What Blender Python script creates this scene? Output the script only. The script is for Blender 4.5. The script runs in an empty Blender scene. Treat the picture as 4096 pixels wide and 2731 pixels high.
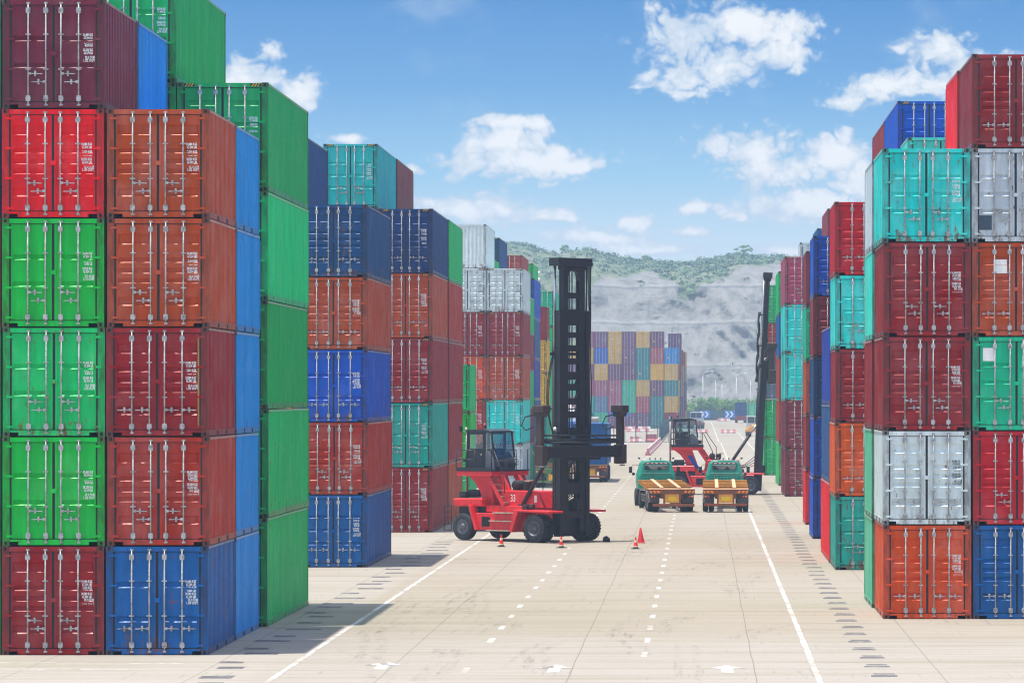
import bpy, bmesh, math, random
from mathutils import Vector, Matrix, noise
R = math.radians
random.seed(7)
scene = bpy.context.scene
C = scene.collection

# ---------------------------------------------------------------- camera
cam_data = bpy.data.cameras.new("camera")
cam = bpy.data.objects.new("camera", cam_data); C.objects.link(cam)
cam.location = (0, 0, 6.21); cam.rotation_euler = (R(90), 0, 0)
cam_data.sensor_width = 36; cam_data.lens = 17600 / 4096 * 36
cam_data.shift_x = -754 / 4096; cam_data.shift_y = 209.5 / 4096
cam_data.clip_start = 1; cam_data.clip_end = 6000
scene.camera = cam

# ---------------------------------------------------------------- light and exposure
SUN = Vector((-0.172, -0.06, 1.0)).normalized()          # towards the sun
EL = math.asin(SUN.z); AZ = math.atan2(SUN.x, SUN.y)
sd = bpy.data.lights.new("sun", 'SUN'); sd.energy = 2.7; sd.angle = R(0.6); sd.color = (1.0, 0.95, 0.85)
sun = bpy.data.objects.new("sun", sd); C.objects.link(sun)
sun.rotation_euler = SUN.to_track_quat('Z', 'Y').to_euler()
scene.view_settings.view_transform = 'Standard'; scene.view_settings.look = 'None'
scene.view_settings.exposure = 1.15; scene.view_settings.gamma = 1
scene.view_settings.use_curve_mapping = False
scene.cycles.max_bounces = 6; scene.cycles.diffuse_bounces = 3; scene.cycles.glossy_bounces = 3
scene.cycles.transmission_bounces = 4; scene.cycles.volume_bounces = 0; scene.cycles.transparent_max_bounces = 12
scene.cycles.use_denoising = True; scene.cycles.filter_width = 1.15
scene.cycles.caustics_reflective = False; scene.cycles.caustics_refractive = False
scene.cycles.sample_clamp_indirect = 4

class NT:
    """small helper round a node tree"""
    def __init__(s, nt): s.nt = nt; s.n = nt.nodes; s.l = nt.links
    def add(s, t, **k):
        n = s.n.new(t)
        for a, b in k.items(): setattr(n, a, b)
        return n
    def put(s, sock, v):
        if isinstance(v, bpy.types.NodeSocket): s.l.new(v, sock)
        elif v is not None: sock.default_value = v
    def math(s, op, a, b=None, c=None, clamp=False):
        n = s.add('ShaderNodeMath', operation=op, use_clamp=clamp)
        s.put(n.inputs[0], a)
        if b is not None: s.put(n.inputs[1], b)
        if c is not None: s.put(n.inputs[2], c)
        return n.outputs[0]
    def vmath(s, op, a, b=None):
        n = s.add('ShaderNodeVectorMath', operation=op)
        s.put(n.inputs[0], a)
        if b is not None: s.put(n.inputs[1], b)
        return n.outputs['Value'] if op in ('LENGTH', 'DOT_PRODUCT') else n.outputs[0]
    def mix(s, f, a, b, blend='MIX'):
        n = s.add('ShaderNodeMix', data_type='RGBA', blend_type=blend)
        s.put(n.inputs[0], f)
        s.put(n.inputs[6], a if isinstance(a, bpy.types.NodeSocket) else (*a[:3], 1))
        s.put(n.inputs[7], b if isinstance(b, bpy.types.NodeSocket) else (*b[:3], 1))
        return n.outputs[2]
    def noise(s, vec, scale, detail=4, rough=.55, dist=0):
        n = s.add('ShaderNodeTexNoise'); s.put(n.inputs['Vector'], vec)
        n.inputs['Scale'].default_value = scale; n.inputs['Detail'].default_value = detail
        n.inputs['Roughness'].default_value = rough; n.inputs['Distortion'].default_value = dist
        return n.outputs[0]
    def map(s, v, a, b, c=0.0, d=1.0, smooth=True):
        n = s.add('ShaderNodeMapRange', clamp=True, interpolation_type='SMOOTHSTEP' if smooth else 'LINEAR')
        s.put(n.inputs[0], v); n.inputs[1].default_value = a; n.inputs[2].default_value = b
        n.inputs[3].default_value = c; n.inputs[4].default_value = d
        return n.outputs[0]
    def scale(s, vec, xyz):
        n = s.add('ShaderNodeMapping'); s.put(n.inputs[0], vec); n.inputs['Scale'].default_value = xyz
        return n.outputs[0]
    def ramp(s, f, stops):
        n = s.add('ShaderNodeValToRGB'); s.put(n.inputs[0], f)
        e = n.color_ramp.elements
        while len(e) < len(stops): e.new(0.5)
        for i, (p, c) in enumerate(stops): e[i].position = p; e[i].color = (*c, 1)
        return n.outputs[0]

def lin(r, g, b):
    f = lambda v: (v / 255 / 12.92) if v / 255 <= .04045 else ((v / 255 + .055) / 1.055) ** 2.4
    return (f(r), f(g), f(b))

# ---------------------------------------------------------------- world: clear sky, fair-weather clouds
world = bpy.data.worlds.new("World"); scene.world = world; world.use_nodes = True
w = NT(world.node_tree); w.n.clear()
co = w.add('ShaderNodeTexCoord').outputs['Generated']
sky = w.add('ShaderNodeTexSky', sky_type='NISHITA'); sky.sun_disc = False
sky.sun_elevation = EL; sky.sun_rotation = AZ; sky.air_density = 1.0; sky.dust_density = 0.6; sky.ozone_density = 1.2
sp = w.add('ShaderNodeSeparateXYZ'); w.put(sp.inputs[0], co)
hor = w.math('SQRT', w.math('ADD', w.math('MULTIPLY', sp.outputs[0], sp.outputs[0]), w.math('MULTIPLY', sp.outputs[1], sp.outputs[1])))
v_ = w.math('DIVIDE', sp.outputs[2], w.math('MAXIMUM', hor, .01))                      # tangent of the elevation
az_ = w.math('ARCTAN2', sp.outputs[0], sp.outputs[1])                                    # bearing from +Y
uv = w.add('ShaderNodeCombineXYZ'); w.put(uv.inputs[0], az_); w.put(uv.inputs[1], v_)
base_sky = w.ramp(w.math('MULTIPLY', v_, 5.0), [(0.0, (2.9, 3.1, 3.15)), (0.15, (2.35, 2.8, 3.05)), (0.25, (1.05, 2.0, 2.8)), (0.35, (.44, 1.26, 2.42)), (0.46, (.17, .84, 2.08)), (1.0, (.2, .65, 1.9))])
low = w.map(v_, .12, .45)
hs = w.add('ShaderNodeHueSaturation'); w.put(hs.inputs['Color'], sky.outputs[0]); hs.inputs['Saturation'].default_value = .62; hs.inputs['Value'].default_value = 1.0   # thin veil of cloud overhead
skyc = w.mix(low, base_sky, hs.outputs[0])
def P(x, y): return ((x - 1609) / 10106, (904 - y) / 10106)
CL = [(1570, 85, 120, 62), (1700, 62, 125, 46), (1820, 62, 100, 44), (1560, 165, 78, 60), (1660, 150, 105, 52), (1800, 120, 100, 42),
      (1200, 365, 205, 48), (1150, 330, 110, 42), (1165, 282, 118, 22), (1290, 372, 110, 26),
      (1140, 490, 125, 42), (1230, 505, 100, 24), (1730, 345, 120, 55), (1760, 390, 130, 48), (1930, 350, 105, 56), (1990, 400, 90, 60),
      (1830, 470, 165, 44), (1990, 490, 80, 40), (2030, 190, 130, 34), (1940, 225, 60, 26), (2220, 175, 70, 60), (2310, 150, 60, 40),
      (575, 180, 85, 55), (680, 220, 65, 42), (625, 120, 45, 32), (800, 310, 55, 14), (1600, 472, 52, 14), (1590, 528, 62, 17),
      (1445, 515, 58, 26), (1350, 552, 190, 22), (1500, 575, 170, 20), (1800, 575, 90, 18), (2150, 110, 90, 50), (960, 385, 30, 14), (1000, 470, 60, 26)]
fluff = w.noise(w.scale(uv.outputs[0], (1, 1.35, 1)), 52, 10, .62, .25)
fluff2 = w.noise(w.scale(uv.outputs[0], (1, 1.6, 1)), 26, 4, .5)
warp = w.add('ShaderNodeTexNoise'); w.put(warp.inputs['Vector'], uv.outputs[0]); warp.inputs['Scale'].default_value = 40; warp.inputs['Detail'].default_value = 3
wv = w.vmath('MULTIPLY', w.vmath('SUBTRACT', warp.outputs[1], (.5, .5, .5)), (.012, .008, 0))
uvw = w.vmath('ADD', uv.outputs[0], wv)
acc = None; und = None
for (x, y, a, b) in CL:
    u0, v0 = P(x, y); u0 = math.atan(u0)
    d = w.vmath('MULTIPLY', w.vmath('SUBTRACT', uvw, (u0, v0, 0)), (10106 / a / 1.12, 10106 / b / 1.15, 0))
    q = w.math('SUBTRACT', 1.0, w.vmath('LENGTH', d))
    if a in (45, 90, 100) and y < 130: q = w.math('SUBTRACT', q, .12)
    acc = q if acc is None else w.math('SMOOTH_MAX', acc, q, .25)
dens = w.math('ADD', w.math('ADD', acc, w.math('MULTIPLY', w.math('SUBTRACT', fluff, .5), 1.35)), w.math('MULTIPLY', w.math('SUBTRACT', fluff2, .5), .55))
bl = w.noise(w.scale(uvw, (1, 1.15, 1)), 120, 2.5, .5)
bl2 = w.noise(w.scale(uvw, (1, 1.1, 1)), 300, 2, .5)
puff = w.math('MULTIPLY', w.math('SUBTRACT', w.math('ADD', w.math('ABSOLUTE', w.math('SUBTRACT', bl, .5)), w.math('MULTIPLY', w.math('ABSOLUTE', w.math('SUBTRACT', bl2, .5)), .5)), .10), 2.7)
dens = w.math('ADD', dens, puff)
alpha = w.map(dens, -.06, .46)
wisp = w.map(w.math('ADD', fluff2, w.math('MULTIPLY', fluff, .5)), .80, 1.05, 0, .35)
alpha = w.math('MAXIMUM', alpha, w.math('MULTIPLY', wisp, w.map(v_, .0, .02)))
alpha = w.math('MULTIPLY', alpha, w.map(v_, .004, .03))
shade = w.math('SUBTRACT', 1.0, w.map(w.math('ADD', dens, w.math('MULTIPLY', w.math('SUBTRACT', fluff, .5), 1.6)), .15, 1.0))
cloudc = w.mix(shade, (3.3, 3.3, 3.3), (2.1, 2.42, 2.8))
skyc = w.mix(w.math('MULTIPLY', alpha, .96), skyc, cloudc)
bg = w.add('ShaderNodeBackground'); w.put(bg.inputs[0], skyc); bg.inputs[1].default_value = 0.14
out = w.add('ShaderNodeOutputWorld'); w.l.new(bg.outputs[0], out.inputs[0])
world.cycles.sampling_method = 'MANUAL'; world.cycles.sample_map_resolution = 1024

# ---------------------------------------------------------------- materials
def material(name):
    m = bpy.data.materials.new(name); m.use_nodes = True
    t = NT(m.node_tree); b = t.n['Principled BSDF']
    return m, t, b
def objco(t): return t.add('ShaderNodeTexCoord').outputs['Object']

def plain(name, col, rough=.6, metal=0, var=.18, scale=3.0, rust=0.0, bump=0.0):
    m, t, b = material(name)
    o = objco(t); info = t.add('ShaderNodeObjectInfo')
    o = t.vmath('ADD', o, t.vmath('MULTIPLY', info.outputs['Location'], (.37, .51, .73)))
    n = t.noise(o, scale, 5)
    c = t.mix(t.map(n, .3, .7), tuple(x * (1 - var) for x in col), tuple(min(1, x * (1 + var)) for x in col))
    if rust:
        c = t.mix(t.math('MULTIPLY', t.map(t.noise(o, scale * 1.7, 6, .65), .62 - rust * .3, .72), .85), c, lin(96, 58, 38))
    t.put(b.inputs['Base Color'], c); b.inputs['Roughness'].default_value = rough; b.inputs['Metallic'].default_value = metal
    if bump:
        bn = t.add('ShaderNodeBump'); bn.inputs['Strength'].default_value = bump; bn.inputs['Distance'].default_value = .02
        t.put(bn.inputs['Height'], t.noise(o, scale * 6, 4)); t.put(b.inputs['Normal'], bn.outputs[0])
    return m

def make_paint():
    """container steel: colour comes from each object, its alpha says how worn it is"""
    m, t, b = material("container_paint")
    info = t.add('ShaderNodeObjectInfo'); o0 = objco(t)
    o = t.vmath('ADD', o0, t.vmath('MULTIPLY', info.outputs['Location'], (3.37, 1.51, 2.73)))
    wear = info.outputs['Alpha']
    streak = t.noise(t.scale(o, (5.5, 5.5, .45)), 1.0, 5, .6)
    patch = t.noise(o, .9, 5, .6)
    fine = t.noise(o, 9, 5, .65)
    streak = t.math('MULTIPLY_ADD', t.noise(t.scale(o, (0, 2.6, .12)), 1.0, 6, .75), .55, t.math('MULTIPLY', streak, .55))
    streak = t.math('SUBTRACT', streak, .04)
    hsv = t.add('ShaderNodeHueSaturation'); t.put(hsv.inputs['Color'], info.outputs['Color'])
    t.put(hsv.inputs['Saturation'], t.map(patch, .3, .72, 1.12, .96)); t.put(hsv.inputs['Value'], t.map(streak, .34, .68, .98, 1.34))
    col = hsv.outputs[0]
    fade = t.mix(.92, (.42, .40, .38), col); fd = t.mix(1.0, fade, (1.35, 1.35, 1.35), 'MULTIPLY')
    col = t.mix(t.math('MULTIPLY', t.map(patch, .42, .75), t.math('MULTIPLY', wear, .9)), col, fd)       # chalky fading
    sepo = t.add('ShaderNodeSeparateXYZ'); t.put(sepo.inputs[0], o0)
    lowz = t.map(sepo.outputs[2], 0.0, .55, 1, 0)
    ax = t.math('ABSOLUTE', sepo.outputs[0]); flute_shade = t.math('MULTIPLY', t.map(ax, 1.198, 1.172, 0, .52), t.map(ax, 1.15, 1.155, 0, 1))  # recessed flutes darkened in the colour, painted shade that brings out the corrugation
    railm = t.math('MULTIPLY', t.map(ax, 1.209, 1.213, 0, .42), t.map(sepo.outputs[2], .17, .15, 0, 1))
    col = t.mix(t.math('MAXIMUM', flute_shade, railm), col, t.mix(.75, col, (.012, .012, .012)))
    soot = t.math('MULTIPLY', t.map(t.noise(t.scale(o, (3, 3, .8)), 1.6, 5, .7), .48, .78), t.math('MULTIPLY_ADD', lowz, .46, .20))
    col = t.mix(soot, col, lin(52, 44, 40))
    runs = t.math('MULTIPLY', t.map(t.noise(t.scale(o, (14, 14, .35)), 1.0, 4, .6), .60, .74), t.map(t.noise(o, .8, 4), .50, .64))
    col = t.mix(t.math('MULTIPLY', runs, t.math('MULTIPLY_ADD', wear, .9, .15)), col, t.mix(.35, col, lin(96, 58, 36)))
    rn = t.math('ADD', t.math('MULTIPLY', t.noise(t.scale(o, (4, 4, .9)), 1.5, 7, .72), .75), t.math('MULTIPLY', fine, .3))
    thr = t.math('MULTIPLY_ADD', wear, -.30, .735)
    rmask = t.map(t.math('SUBTRACT', rn, t.math('SUBTRACT', thr, t.math('MULTIPLY', lowz, .07))), 0, .06)
    col = t.mix(t.math('MULTIPLY', rmask, .85), col, t.mix(fine, lin(84, 44, 26), lin(140, 86, 52)))
    t.put(b.inputs['Base Color'], col)
    t.put(b.inputs['Roughness'], t.map(fine, .3, .7, .34, .5)); b.inputs['Specular IOR Level'].default_value = .22
    bn = t.add('ShaderNodeBump'); bn.inputs['Strength'].default_value = .4; bn.inputs['Distance'].default_value = .025
    t.put(bn.inputs['Height'], t.noise(o, 1.7, 4)); t.put(b.inputs['Normal'], bn.outputs[0])
    return m

def make_post_paint():
    m, t, b = material("post_steel")
    info = t.add('ShaderNodeObjectInfo'); o = t.vmath('ADD', objco(t), t.vmath('MULTIPLY', info.outputs['Location'], (3.37, 1.51, 2.73)))
    n = t.noise(t.scale(o, (4, 4, 1)), 1.6, 6, .7)
    c = t.mix(t.map(n, .36, .66, .12, .62), info.outputs['Color'], lin(60, 42, 34)); t.put(b.inputs['Base Color'], c); b.inputs['Roughness'].default_value = .6; b.inputs['Specular IOR Level'].default_value = .25
    return m
def make_rail_paint():
    m, t, b = material("rail_steel")
    info = t.add('ShaderNodeObjectInfo'); o = t.vmath('ADD', objco(t), t.vmath('MULTIPLY', info.outputs['Location'], (3.37, 1.51, 2.73)))
    n = t.noise(t.scale(o, (3, 1, 3)), 1.6, 6, .7)
    c = t.mix(t.map(n, .3, .7, .22, .46), info.outputs['Color'], lin(190, 186, 176)); t.put(b.inputs['Base Color'], c); b.inputs['Roughness'].default_value = .6; b.inputs['Specular IOR Level'].default_value = .25
    return m
def make_frame_paint():
    """corner castings and frame corners: the container's colour, dirty and rusted"""
    m, t, b = material("frame_steel")
    info = t.add('ShaderNodeObjectInfo'); o = t.vmath('ADD', objco(t), t.vmath('MULTIPLY', info.outputs['Location'], (3.37, 1.51, 2.73)))
    n = t.noise(o, 7, 6, .7)
    c = t.mix(.66, info.outputs['Color'], lin(46, 34, 28))
    c = t.mix(t.map(n, .42, .68), c, lin(92, 60, 40))
    t.put(b.inputs['Base Color'], c); b.inputs['Roughness'].default_value = .7
    return m

M = {}
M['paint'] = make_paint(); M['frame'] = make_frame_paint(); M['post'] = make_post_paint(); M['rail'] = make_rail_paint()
M['dark'] = plain('dark_recess', (.006, .006, .007), .9)
M['rubber'] = plain('door_rubber', (.012, .013, .016), .8, scale=5)
M['galv'] = plain('galvanised_steel', (.40, .41, .41), .45, .15, .28, 7, rust=.45)
M['white'] = plain('marking_white', (.80, .81, .80), .6, scale=8)
M['black_ink'] = plain('marking_black', (.09, .10, .11), .6, scale=8)
M['tape_y'] = plain('hazard_yellow', lin(222, 160, 22), .6, scale=9)
M['tape_k'] = plain('hazard_black', (.012, .012, .014), .6, scale=9)
M['glass_plate'] = plain('dark_patch', lin(52, 68, 84), .25)

def pp(o): return o

# ---------------------------------------------------------------- mesh building
class MB:
    def __init__(s): s.v = []; s.f = []; s.m = []; s.sm = []
    def quad(s, pts, m=0, smooth=False):
        i = len(s.v); s.v += [tuple(p) for p in pts]; s.f.append(tuple(range(i, i + len(pts)))); s.m.append(m); s.sm.append(smooth)
    def box(s, x0, x1, y0, y1, z0, z1, m=0, skip=''):
        a, b, c, d = (x0, y0, z0), (x1, y0, z0), (x1, y1, z0), (x0, y1, z0)
        e, f, g, h = (x0, y0, z1), (x1, y0, z1), (x1, y1, z1), (x0, y1, z1)
        i = len(s.v); s.v += [a, b, c, d, e, f, g, h]
        for k, q in (('-z', (3, 2, 1, 0)), ('+z', (4, 5, 6, 7)), ('-y', (0, 1, 5, 4)), ('+x', (1, 2, 6, 5)), ('+y', (2, 3, 7, 6)), ('-x', (3, 0, 4, 7))):
            if k not in skip: s.f.append(tuple(i + j for j in q)); s.m.append(m); s.sm.append(False)
    def beam(s, p, q, wx, wy, m=0, up=(0, 0, 1)):
        """box of section wx*wy from p to q"""
        p, q = Vector(p), Vector(q); d = (q - p).normalized(); u = Vector(up)
        if abs(d.dot(u)) > .98: u = Vector((1, 0, 0))
        a = d.cross(u).normalized() * wx / 2; b = d.cross(a).normalized() * wy / 2
        i = len(s.v)
        for c in (p, q):
            s.v += [tuple(c + a + b), tuple(c - a + b), tuple(c - a - b), tuple(c + a - b)]
        for q4 in ((3, 2, 1, 0), (4, 5, 6, 7), (0, 1, 5, 4), (1, 2, 6, 5), (2, 3, 7, 6), (3, 0, 4, 7)):
            s.f.append(tuple(i + j for j in q4)); s.m.append(m); s.sm.append(False)
    def tube(s, pts, r, n=8, m=0, r2=None, caps=True):
        pts = [Vector(p) for p in pts]; base = len(s.v)
        rs = [r] * len(pts) if r2 is None else [r + (r2 - r) * k / (len(pts) - 1) for k in range(len(pts))]
        prev = None
        for k, p in enumerate(pts):
            d = (pts[min(k + 1, len(pts) - 1)] - pts[max(k - 1, 0)]).normalized()
            if prev is None: prev = d.orthogonal().normalized()
            a = (prev - d * prev.dot(d)).normalized(); prev = a; b = d.cross(a)
            for j in range(n):
                t = 2 * math.pi * j / n; s.v.append(tuple(p + (a * math.cos(t) + b * math.sin(t)) * rs[k]))
        for k in range(len(pts) - 1):
            for j in range(n):
                q = (base + k * n + j, base + k * n + (j + 1) % n, base + (k + 1) * n + (j + 1) % n, base + (k + 1) * n + j)
                s.f.append(q[::-1]); s.m.append(m); s.sm.append(n > 5)
        if caps:
            s.f.append(tuple(base + j for j in range(n))); s.m.append(m); s.sm.append(False)
            e = base + (len(pts) - 1) * n; s.f.append(tuple(e + j for j in reversed(range(n)))); s.m.append(m); s.sm.append(False)
    def lathe(s, prof, cen, axis='y', n=24, m=0, smooth=True):
        """prof: (along, radius) pairs turned about an axis through cen"""
        base = len(s.v); cx, cy, cz = cen
        for (a, r) in prof:
            for j in range(n):
                t = 2 * math.pi * j / n; c, q = math.cos(t) * r, math.sin(t) * r
                if axis == 'y': s.v.append((cx + c, cy + a, cz + q))
                elif axis == 'x': s.v.append((cx + a, cy + c, cz + q))
                else: s.v.append((cx + c, cy + q, cz + a))
        for k in range(len(prof) - 1):
            for j in range(n):
                s.f.append((base + k * n + j, base + k * n + (j + 1) % n, base + (k + 1) * n + (j + 1) % n, base + (k + 1) * n + j)); s.m.append(m); s.sm.append(smooth)
    def prism(s, poly, y0, y1, m=0, axis='y'):
        """outline (x,z) extruded in y, or (y,z) extruded in x"""
        n = len(poly); i = len(s.v)
        for yy in (y0, y1):
            for (a, b) in poly: s.v.append((a, yy, b) if axis == 'y' else (yy, a, b) if axis == 'x' else (a, b, yy))
        s.f.append(tuple(range(i, i + n))); s.f.append(tuple(range(i + 2 * n - 1, i + n - 1, -1))); s.m += [m, m]; s.sm += [False, False]
        for j in range(n):
            s.f.append((i + j, i + n + j, i + n + (j + 1) % n, i + (j + 1) % n)); s.m.append(m); s.sm.append(False)
    def mesh(s, name, mats, fix=True, bevel=0):
        me = bpy.data.meshes.new(name); me.from_pydata(s.v, [], s.f); me.update()
        for mm in mats: me.materials.append(mm)
        me.polygons.foreach_set('material_index', s.m); me.polygons.foreach_set('use_smooth', s.sm)
        if fix or bevel:
            b = bmesh.new(); b.from_mesh(me)
            if bevel:
                b.verts.ensure_lookup_table(); bmesh.ops.remove_doubles(b, verts=b.verts, dist=1e-5)
                es = [e for e in b.edges if len(e.link_faces) == 2 and e.calc_face_angle(0) > .6]
                bmesh.ops.bevel(b, geom=es, offset=bevel, segments=1, affect='EDGES', clamp_overlap=True)
            bmesh.ops.recalc_face_normals(b, faces=b.faces); b.to_mesh(me); b.free()
        return me
    def build(s, name, mats, parent=None, **k):
        return link(name, s.mesh(name, mats if isinstance(mats, (list, tuple)) else [mats], **k), parent)

def link(name, me, parent=None, color=None):
    o = bpy.data.objects.new(name, me); C.objects.link(o)
    if parent is not None: o.parent = parent
    if color is not None: o.color = color
    return o
def tag(o, label=None, cat=None, group=None, kind=None):
    if label: o['label'] = label
    if cat: o['category'] = cat
    if group: o['group'] = group
    if kind: o['kind'] = kind
    return o
def empty(name, loc=(0, 0, 0), rz=0.0):
    o = bpy.data.objects.new(name, None); C.objects.link(o); o.location = loc; o.rotation_euler = (0, 0, rz); o.empty_display_size = .5
    return o
def copy_tree(o, parent=None):
    c = o.copy(); C.objects.link(c); c.parent = parent
    for ch in list(o.children): copy_tree(ch, c)
    return c

# ---------------------------------------------------------------- ground, markings
def concrete():
    m, t, b = material("concrete")
    o = objco(t)
    big = t.noise(t.scale(o, (1, .5, 1)), .045, 4, .5)
    lines = t.noise(t.scale(o, (.18, 2.6, 1)), 1.0, 6, .62)
    lines2 = t.noise(t.scale(o, (.05, .6, 1)), 1.0, 4, .6)
    fine = t.noise(o, 5, 6, .7)
    c = t.mix(t.map(big, .35, .68), (.322, .276, .212), (.352, .31, .26))
    sy = t.add('ShaderNodeSeparateXYZ'); t.put(sy.inputs[0], o); ny = t.math('ADD', sy.outputs[1], t.math('MULTIPLY', t.noise(t.scale(o, (.05, .3, 1)), 1, 3), 6))
    c = t.mix(t.map(ny, 119, 111, 0, .8), c, (.36, .325, .285))                             # newer, paler pour nearest the camera
    c = t.mix(t.map(sy.outputs[0], -9.6, -10.2, 0, .6), c, (.37, .335, .29))
    c = t.mix(t.math('MULTIPLY', t.map(lines, .46, .72), .62), c, (.23, .19, .13))
    c = t.mix(t.math('MULTIPLY', t.map(lines2, .48, .68), .45), c, (.25, .21, .145))
    c = t.mix(t.math('MULTIPLY', t.map(fine, .46, .76), .42), c, (.25, .22, .18))
    # tyre scuffs: short dark ticks along the driving direction
    sc = t.noise(t.scale(o, (7.5, .22, 1)), 1.0, 3, .6); scm = t.noise(o, .16, 3, .6)
    c = t.mix(t.math('MULTIPLY', t.math('MULTIPLY', t.map(sc, .60, .72), t.map(scm, .46, .60)), .5), c, (.16, .15, .14))
    # slab joints
    s = t.add('ShaderNodeSeparateXYZ'); t.put(s.inputs[0], o)
    wob = t.math('MULTIPLY', t.math('SUBTRACT', t.noise(t.scale(o, (.3, .12, 1)), 1, 3), .5), .10)
    jx = t.math('ABSOLUTE', t.math('SUBTRACT', t.math('FRACT', t.math('DIVIDE', t.math('ADD', t.math('ADD', s.outputs[0], 11.15 + 41.2), wob), 4.12)), .5))
    jm = t.map(jx, .4962, .4978, 0, .55)
    jy = t.math('ABSOLUTE', t.math('SUBTRACT', t.math('FRACT', t.math('DIVIDE', s.outputs[1], 6.0)), .5))
    jn = t.map(jy, .488, .494, 0, .22)
    c = t.mix(t.math('MAXIMUM', jm, jn), c, (.10, .085, .065))
    t.put(b.inputs['Base Color'], c); b.inputs['Roughness'].default_value = .85
    b.inputs['Specular IOR Level'].default_value = .25
    bn = t.add('ShaderNodeBump'); bn.inputs['Strength'].default_value = .25; bn.inputs['Distance'].default_value = .02
    t.put(bn.inputs['Height'], t.noise(o, 9, 4)); t.put(b.inputs['Normal'], bn.outputs[0])
    return m
g = MB(); g.quad([(-1400, -30, 0), (1400, -30, 0), (1400, 2100, 0), (-1400, 2100, 0)])
tag(g.build('ground', concrete()), kind='structure')

def road_paint():
    m, t, b = material("road_paint"); o = objco(t)
    n = t.math('ADD', t.math('MULTIPLY', t.noise(t.scale(o, (1, 2.2, 1)), 1.2, 7, .75), .6), t.math('MULTIPLY', t.noise(t.scale(o, (3, 3, 1)), 3, 4, .7), .4))
    c = t.mix(t.math('MULTIPLY', t.map(t.math('ADD', t.math('MULTIPLY', n, .55), t.math('MULTIPLY', t.noise(t.scale(o, (1.5, .8, 1)), .9, 5, .7), .45)), .47, .54), .92), (.56, .55, .53), (.345, .295, .23))
    c = t.mix(t.math('MULTIPLY', t.map(t.noise(t.scale(o, (2, .4, 1)), 1.1, 5), .58, .68), .45), c, (.2, .19, .18))
    t.put(b.inputs['Base Color'], c); b.inputs['Roughness'].default_value = .7
    return m
M['road_paint'] = road_paint()
def strip(mb, x0, x1, y0, y1, z=.004, jag=.0, step=3.0):
    y = y0
    while y < y1 - 1e-6:
        y2 = min(y1, y + step)
        j = [random.uniform(-jag, jag) for _ in range(4)]
        mb.quad([(x0 + j[0], y, z), (x1 + j[1], y, z), (x1 + j[2], y2, z), (x0 + j[3], y2, z)]); y = y2
for (x, y1) in ((-9.35, 620), (2.58, 560)):
    mb = MB(); strip(mb, x - .066, x + .066, 60, y1, jag=.012, step=1.5)
    tag(mb.build('edge_line', M['road_paint']), kind='structure')
for x, ph in ((-5.28, 105.0), (-1.34, 105.0)):
    mb = MB(); y = ph - 30
    while y < 640:
        if random.random() > .04: strip(mb, x - .075 + random.uniform(-.01, .01), x + .075 + random.uniform(-.01, .01), y - .95, y + .95)
        y += 6.0
    tag(mb.build('dashed_line', M['road_paint']), kind='structure')
mb = MB(); strip(mb, 2.28, 2.44, 570, 980); strip(mb, 5.9, 6.06, 450, 720); mb.build('far_lane_line', M['road_paint'])['kind'] = 'structure'
for (x, y) in ((-7.26, 100.4), (-3.3, 99.4), (.60, 99.2)):
    mb = MB(); z = .004
    mb.quad([(x - .14, y - 1.2, z), (x + .14, y - 1.2, z), (x + .14, y + .4, z), (x - .14, y + .4, z)])
    mb.quad([(x - .42, y + .35, z + .002), (x + .42, y + .35, z + .002), (x, y + 1.6, z + .002)])
    tag(mb.build('direction_arrow', M['road_paint']), kind='structure')
mb = MB()
for (x0, x1, y) in ((-16.5, -14.9, 101.6), (-13.2, -11.9, 101.3), (-9.6, -6.9, 289), (-2.6, -.6, 306), (-5.2, -1.3, 327), (-4, 1, 340), (-16, -12.9, 99.2)):
    strip(mb, x0, x1, y, y + .22)
fm, ft, fb = material('faint_paint'); fo = objco(ft); ft.put(fb.inputs['Base Color'], ft.mix(ft.map(ft.noise(ft.scale(fo, (1.5, 3, 1)), 2, 6, .75), .44, .56), (.55, .53, .49), (.36, .31, .24))); fb.inputs['Roughness'].default_value = .8
tag(mb.build('bay_line', fm), kind='structure')
# tyre scuffs: thin rubber films on the concrete
sm, st, sb = material('rubber_scuff'); so = objco(st); st.n.remove(sb)
df = st.add('ShaderNodeBsdfDiffuse'); df.inputs[0].default_value = (.10, .095, .09, 1); tp = st.add('ShaderNodeBsdfTransparent'); mx = st.add('ShaderNodeMixShader')
fac = st.math('MULTIPLY', st.map(st.noise(st.scale(so, (9, .35, 1)), 1, 5, .75), .42, .66, 0, .19), st.map(st.noise(so, .9, 4), .38, .62))
st.put(mx.inputs[0], fac); st.l.new(tp.outputs[0], mx.inputs[1]); st.l.new(df.outputs[0], mx.inputs[2]); st.l.new(mx.outputs[0], st.n['Material Output'].inputs[0])
mb = MB(); rnd0 = random.Random(11)
def scuff(x, y, ln, bend, wd=.3):
    n = 14
    for off in (0, .42):
        for k in range(n):
            f0, f1 = k / n, (k + 1) / n; xa, xb = x + off + bend * f0 * f0, x + off + bend * f1 * f1
            mb.quad([(xa, y + ln * f0, .006), (xa + wd, y + ln * f0, .006), (xb + wd, y + ln * f1, .006), (xb, y + ln * f1, .006)])
for k in range(46):
    scuff(rnd0.uniform(-9, 2.2), rnd0.uniform(92, 200), rnd0.uniform(5, 20), rnd0.uniform(-1.8, 1.8), rnd0.uniform(.15, .36))
tag(mb.build('tyre_scuffs', sm, None, fix=False), kind='structure')
pad_m, t, b = material("tar_patch"); o = objco(t)
t.put(b.inputs['Base Color'], t.mix(t.map(t.noise(t.scale(o, (1.2, 3.5, 1)), 1.6, 5, .7), .50, .64), (.095, .09, .10), (.33, .30, .265))); b.inputs['Roughness'].default_value = .8
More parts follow.
